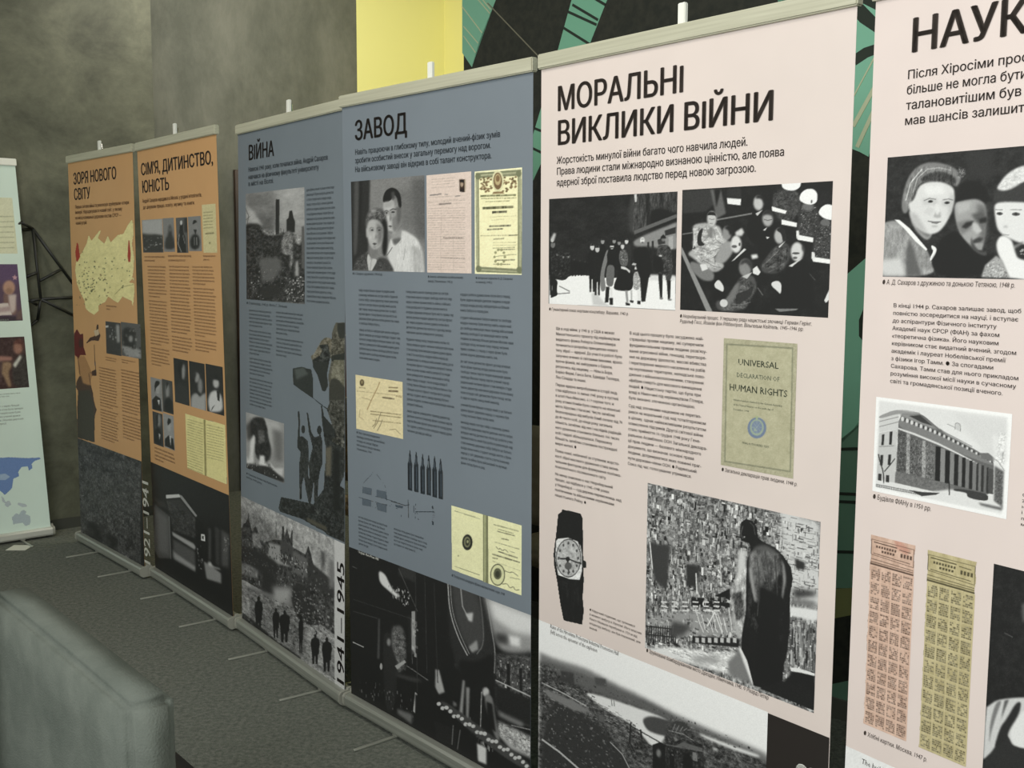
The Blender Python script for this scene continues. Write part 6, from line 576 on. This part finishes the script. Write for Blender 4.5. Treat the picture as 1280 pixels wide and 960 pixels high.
def make_banner(k):
    x, y, th, le, W, sh = BANNERS[str(k)]; S = STY[k]
    root = empty('roll_up_banner', (x, y, 0), th, S['lab'], 'banner', 'roll-up exhibition banners' )
    ca, sa = math.cos(le), math.sin(le)
    def loc(U, V, d):
        U = np.asarray(U, float); V = np.asarray(V, float)
        return np.stack([U-V*sh, V*sa-d*ca, .057+V*ca+0*U], -1)
    def bar(name, u0, u1, lo, hi, m, bev=.003, parent=root):  # box in leaned coordinates: (d front->back), v
        bm = bmesh.new(); bmesh.ops.create_cube(bm, size=1)
        for v in bm.verts:
            u = u0+(v.co.x+.5)*(u1-u0); d = lo[0]+(v.co.y+.5)*(hi[0]-lo[0]); vv = lo[1]+(v.co.z+.5)*(hi[1]-lo[1])
            v.co = Vector((u-vv*sh, vv*sa+d*ca, .057+vv*ca))
        if bev: bmesh.ops.bevel(bm, geom=list(bm.edges), offset=bev, segments=2, affect='EDGES')
        return bm_obj(name, bm, m, parent, False)
    # cassette base: rounded aluminium profile
    prof = [(-.022, .016), (-.026, .024), (-.026, .048), (-.020, .056), (-.006, .059), (.004, .059), (.006, .066), (.018, .068), (.028, .062), (.034, .045), (.035, .024), (.030, .012), (-.012, .010)]
    extrude_profile('cassette', [(a*-1 if False else a, b) for a, b in prof], -.004, W+.004, M_alub if k != 7 else mat('pale_base_aluminium', (.62, .63, .58), .4, .3), root)
    for s in (-1, 1):
        x0 = -.016 if s < 0 else W+.004
        pr = [(a*1.08-.001, b*1.06) for a, b in prof]
        c = extrude_profile('end_cap', pr, x0, x0+.012, M_cap, root)
    for fu in (.285, .77):
        f = box('swivel_foot', (fu*W/.94-.006, -.172, 0), (fu*W/.94+.006, .13, .007), mat_foot, root, .002)
        box('foot_pivot', (fu*W/.94-.012, -.016, .006), (fu*W/.94+.012, .03, .012), M_cap, f)
    # printed panel
    nU = 12; nV = 24
    vs = []; fs = []
    us = np.linspace(0, W, nU+1); vv = np.linspace(0, H, nV+1)
    for d in (0, -.0006):
        for b in vv:
            for a in us: vs.append(tuple(loc(a, b, d)))
    st_ = (nU+1)*(nV+1)
    for j in range(nV):
        for i in range(nU):
            q = j*(nU+1)+i; fs.append((q, q+1, q+nU+2, q+nU+1)); fs.append((st_+q+nU+1, st_+q+nU+2, st_+q+1, st_+q))
    panel = mesh_obj('printed_panel', vs, fs, cloth('panel_cloth', S['panel']), root)
    # top rail, support pole, clip
    bar('top_rail', -.006, W+.006, (-.010, H-.004), (.012, H+.034), M_alu if k != 7 else M_clip, .003)
    tube('support_pole', [Vector(loc(W*.5, .02, -.05)), Vector(loc(W*.5, H*.5, -.045)), Vector(loc(W*.5, H+.02, -.025))], .009, M_chrome, root, 12)
    tube('pole_tip', [Vector(loc(W*.5, H-.03, -.022)), Vector(loc(W*.5, H+.066, -.016))], .007, M_chrome, root, 10)
    if k != 7: bar('white_clip', W*.5+.006, W*.5+.028, (-.004, H+.030), (.008, H+.080), M_clip, .002)
    # pictures
    for i, (b, name, label, rect, nx, ny, base, cut, ops) in enumerate(PICS):
        if b != k: continue
        cv = Canvas(nx, ny, base, 100+i); cv.run(ops)
        if cut: cv.cut = True
        o = print_mesh(name, rect, nx, ny, cv, root, loc)
        if label: o['label'] = label
    # lettering
    bold = {}; groups = {}
    ink = INK[S['ink']]; head = INK[S['head']]
    for ti, t in enumerate(TEXTS):
        if t[1] != k: continue
        if t[0] == 'T':
            _, b, s, u, v, w, cap, sty, pre, name = t; ref = pre or s; xs = w/(width(ref)*cap/CAPH)
            key = (name, sty if sty in 'ws' else ('s' if sty == 's2' else 'x'), ti if name in ('caption', 'cover_lettering') else -1); L = groups.setdefault(key, Letters())
            L.add(set_line(s, u, v, cap, xs, 3 if sty == 'b' else (2 if k >= 4 and sty == 'm' else 1), {'b': .027, 'm': .008, 's': .006}.get(sty, 0), .16 if sty == 'i' else 0))
        elif t[0] == 'B':
            _, b, u, v, pitch, w, paras, sty, name, gap = t; cap = pitch/1.33*CAPH*.98
            if sty == 'c': cap *= .8
            nat = max([width(l)*cap/CAPH for p in paras if not isinstance(p, int) for l in p] or [0]); xs = w/nat if nat else .92
            L = groups.setdefault((name, 's' if sty == 'c' else 'x', ti if name in ('caption', 'cover_lettering') else -1), Letters()); y = v
            for p in paras:
                if isinstance(p, int):
                    n = int(w/(.56*cap/CAPH*.92)); lines = []
                    for q in range(p):
                        l = auto_line(n)
                        while l and width(l)*cap/CAPH*xs > w: l = l[:-1]
                        if q == p-1: l = l[:int(len(l)*_wr.uniform(.35, .9))]+'.'
                        lines.append(l)
                else: lines = p
                for l in lines:
                    L.add(set_line(l, u, y, cap, xs, 1, .004 if k >= 5 and sty == 'r' else 0, .16 if sty == 'i' else 0)); y -= pitch
                y -= pitch*gap
    for (name, s, _i), L in groups.items():
        L.build(name, INK['w'] if s == 'w' else INK['s'] if s == 's' else head if name == 'heading' else ink, root, loc, .0011)
    # upright dates read bottom to top
    for t in TEXTS:
        if t[0] != 'V' or t[1] != k: continue
        _, b, s, u, v, cap, Ln, sty = t; L = Letters(); xs = Ln/(width(s)*cap/CAPH); L.add(set_line(s, 0, 0, cap, xs, 3, .012))
        rot = lambda V, u=u, v=v, cap=cap: np.stack([u+cap-V[:, 1], v+V[:, 0]], -1)
        L.build('date_lettering', INK['k'] if sty == 'k' else INK['w'], root, loc, .0013, rot)
    if k in (5, 6):
        u0 = W*(.83 if k == 5 else .93); o = mesh_obj('date_strip', [tuple(loc(a, b, .0006)) for a, b in ((u0, 0), (W-.001, 0), (W-.001, VB-.002), (u0, VB-.002))], [(0, 1, 2, 3)], INK['k'], root)
    return root, loc
mat_foot = mat('steel_foot', (.42, .43, .38), .35, .6)
for k in (1, 2, 3, 4, 5, 6):
    make_banner(k)
# pale banner at the left: its own pictures
r7, loc7 = make_banner(7)
pp = box('paper_slip', (-2.705, 5.70, 0), (-2.60, 5.80, .002), M_pap); pp['label'] = 'small white paper slip on the carpet below the pale banner'; pp['category'] = 'paper' 

# ------------------------------------------------------------ black wire wall ornament
N = {k: Vector(v) for k, v in NODES.items()}
orn = empty('wire_wall_ornament', tuple(N['H']), 0, 'black faceted wire ornament hung on the plaster wall behind the pale banner', 'wall ornament')
def wire(a, b):
    o = tube('wire_bar', [N[a]-orn.location, N[b]-orn.location], .0085, M_black, orn, 8); return o
for a, b in (('A', 'B'), ('B', 'B2'), ('A', 'B2'), ('A', 'C'), ('C', 'D'), ('A', 'H'), ('V1', 'C1'), ('V3', 'V2'), ('H', 'D'), ('H', 'Ee'), ('H', 'J'), ('H', 'K'), ('K', 'K2'), ('M', 'J'), ('D', 'Ee'), ('J', 'T'), ('T', 'S'), ('B2', 'S'), ('S', 'V3'), ('T', 'K2'), ('B2', 'V3')): wire(a, b)
for k in ('A', 'B2', 'D', 'Ee', 'K2'):
    p = N[k]-orn.location; tube('wall_pin', [p, p+AN*.12], .006, M_black, orn, 8)

# ------------------------------------------------------------ grey sofa and black box in the foreground
def soft_box(name, lo, hi, m, parent, bev=.035, sub=3, puff=.012):
    bm = bmesh.new(); bmesh.ops.create_cube(bm, size=1)
    for v in bm.verts: v.co = Vector([lo[i]+(v.co[i]+.5)*(hi[i]-lo[i]) for i in range(3)])
    bmesh.ops.bevel(bm, geom=list(bm.edges), offset=bev, segments=4, affect='EDGES')
    bmesh.ops.subdivide_edges(bm, edges=[e for e in bm.edges if e.calc_length() > .12], cuts=6, use_grid_fill=True)
    c = Vector([(lo[i]+hi[i])/2 for i in range(3)]); h = Vector([(hi[i]-lo[i])/2 for i in range(3)])
    for v in bm.verts:
        t = [(v.co[i]-c[i])/h[i] for i in range(3)]
        for i in range(3):
            j, k2 = (i+1) % 3, (i+2) % 3
            if abs(t[i]) > .8: v.co[i] += math.copysign(puff, t[i])*max(0, 1-t[j]**2)*max(0, 1-t[k2]**2)
    return bm_obj(name, bm, m, parent, True)
sa_ = math.atan2(.766, -.643)-math.pi
ch = empty('upholstered_armchair', (-.661, 1.792, 0), 0, 'grey fabric armchair, blurred in the lower left corner', 'armchair')
ch.rotation_euler = (0, 0, math.atan2(.766, -.643))   # local x runs along the backrest, local -y is the far side
soft_box('backrest', (-.012, -.090, .16), (.815, .004, .808), M_sofa, ch, .018, 3, .006)
soft_box('seat_cushion', (.02, .005, .26), (.79, .56, .42), M_sofa, ch, .04, 3, .012)
soft_box('seat_frame', (.0, .003, .14), (.81, .58, .255), M_sofa, ch, .015, 3, .003)
for lx in (.06, .75):
    for ly in (-.04, .52): tube('leg', [(lx, ly, 0), (lx, ly, .15)], [.014, .02], M_black, ch, 10)
bx = empty('storage_box', (-.899, 2.735, 0), 0, 'black low box peeking out behind the grey armchair at the bottom edge', 'box')
bx.rotation_euler = (0, 0, math.atan2(-.773, .636))
soft_box('box_body', (0, -.25, 0), (.75, 0, .26), M_blk, bx, .008, 3, .0)
soft_box('box_lid', (-.004, -.254, .262), (.754, .004, .30), M_blk, bx, .008, 3, .002)
# chairs standing between the banners and the mural
def make_chair(loc, rz, label):
    c = empty('chrome_chair', loc, rz, label, 'chair', 'beige chairs behind the banners')
    bm = bmesh.new(); nx, nz = 10, 8; R_ = []
    for side in (0, 1):
        for j in range(nz+1):
            R_.append([bm.verts.new((-.21+.42*i/nx*(1) , -.24-.03*j/nz+.05*(1-(2*i/nx-1)**2)*-1+side*.03, .62+.36*j/nz)) for i in range(nx+1)])
    for j in range(nz):
        for i in range(nx):
            a = R_[j]; b = R_[j+1]; bm.faces.new((a[i], a[i+1], b[i+1], b[i])); a = R_[j+nz+1]; b = R_[j+nz+2]; bm.faces.new((a[i], b[i], b[i+1], a[i+1]))
    for i in range(nx): bm.faces.new((R_[0][i], R_[nz+1][i], R_[nz+1][i+1], R_[0][i+1])); bm.faces.new((R_[nz][i], R_[nz][i+1], R_[2*nz+1][i+1], R_[2*nz+1][i]))
    for j in range(nz): bm.faces.new((R_[j][0], R_[j+1][0], R_[j+nz+2][0], R_[j+nz+1][0])); bm.faces.new((R_[j][nx], R_[j+nz+1][nx], R_[j+nz+2][nx], R_[j+1][nx]))
    bmesh.ops.recalc_face_normals(bm, faces=bm.faces); bm_obj('backrest', bm, M_beige, c, True)
    soft_box('seat', (-.22, -.22, .43), (.22, .22, .50), M_beige, c, .02, 3, .01)
    for s in (-1, 1):
        tube('leg', [(s*.2, -.26, .62), (s*.2, -.235, .46), (s*.205, -.30, .20), (s*.21, -.35, 0)], .011, M_chrome, c, 10)
        tube('leg', [(s*.2, .18, .45), (s*.205, .21, .2), (s*.21, .25, 0)], .011, M_chrome, c, 10)
        tube('side_rail', [(s*.2, -.24, .425), (s*.2, .19, .425)], .010, M_chrome, c, 8)
    return c
make_chair((.262, 4.055, 0), -.86, 'beige chair with chrome legs glimpsed between the ЗАВОД and МОРАЛЬНІ ВИКЛИКИ banners')
make_chair((-.503, 4.79, 0), -.86, 'beige chair with chrome legs glimpsed between the two blue-grey banners')
# dark timber door in the back wall
door = empty('door_1', tuple(B0+AD*1.385-AN*.001), math.atan2(AD.y, AD.x), 'dark wooden door', 'door'); del door['label']; del door['category']; door['kind'] = 'structure'
box('door_frame', (0, -.03, 0), (.09, 0, 2.13), M_wood, door, .004); box('door_frame', (.87, -.03, 0), (.96, 0, 2.13), M_wood, door, .004); box('door_frame', (.09, -.03, 2.04), (.87, 0, 2.13), M_wood, door, .004)
lf = box('door_leaf', (.095, -.016, .01), (.865, -.002, 2.035), mat('reddish_brown_wood', (.10, .045, .028), .4, build=noise_col((.08, .035, .02), (.13, .06, .035), 6, 4, .6, 0, None, (1, 1, .1))), door)
for z0, z1 in ((.15, .95), (1.05, 1.95)): box('door_moulding', (.2, -.022, z0), (.76, -.016, z1), M_wood, lf, .003)
tube('door_handle', [(.80, -.016, 1.02), (.80, -.06, 1.02), (.70, -.06, 1.02)], .008, M_chrome, lf, 8)
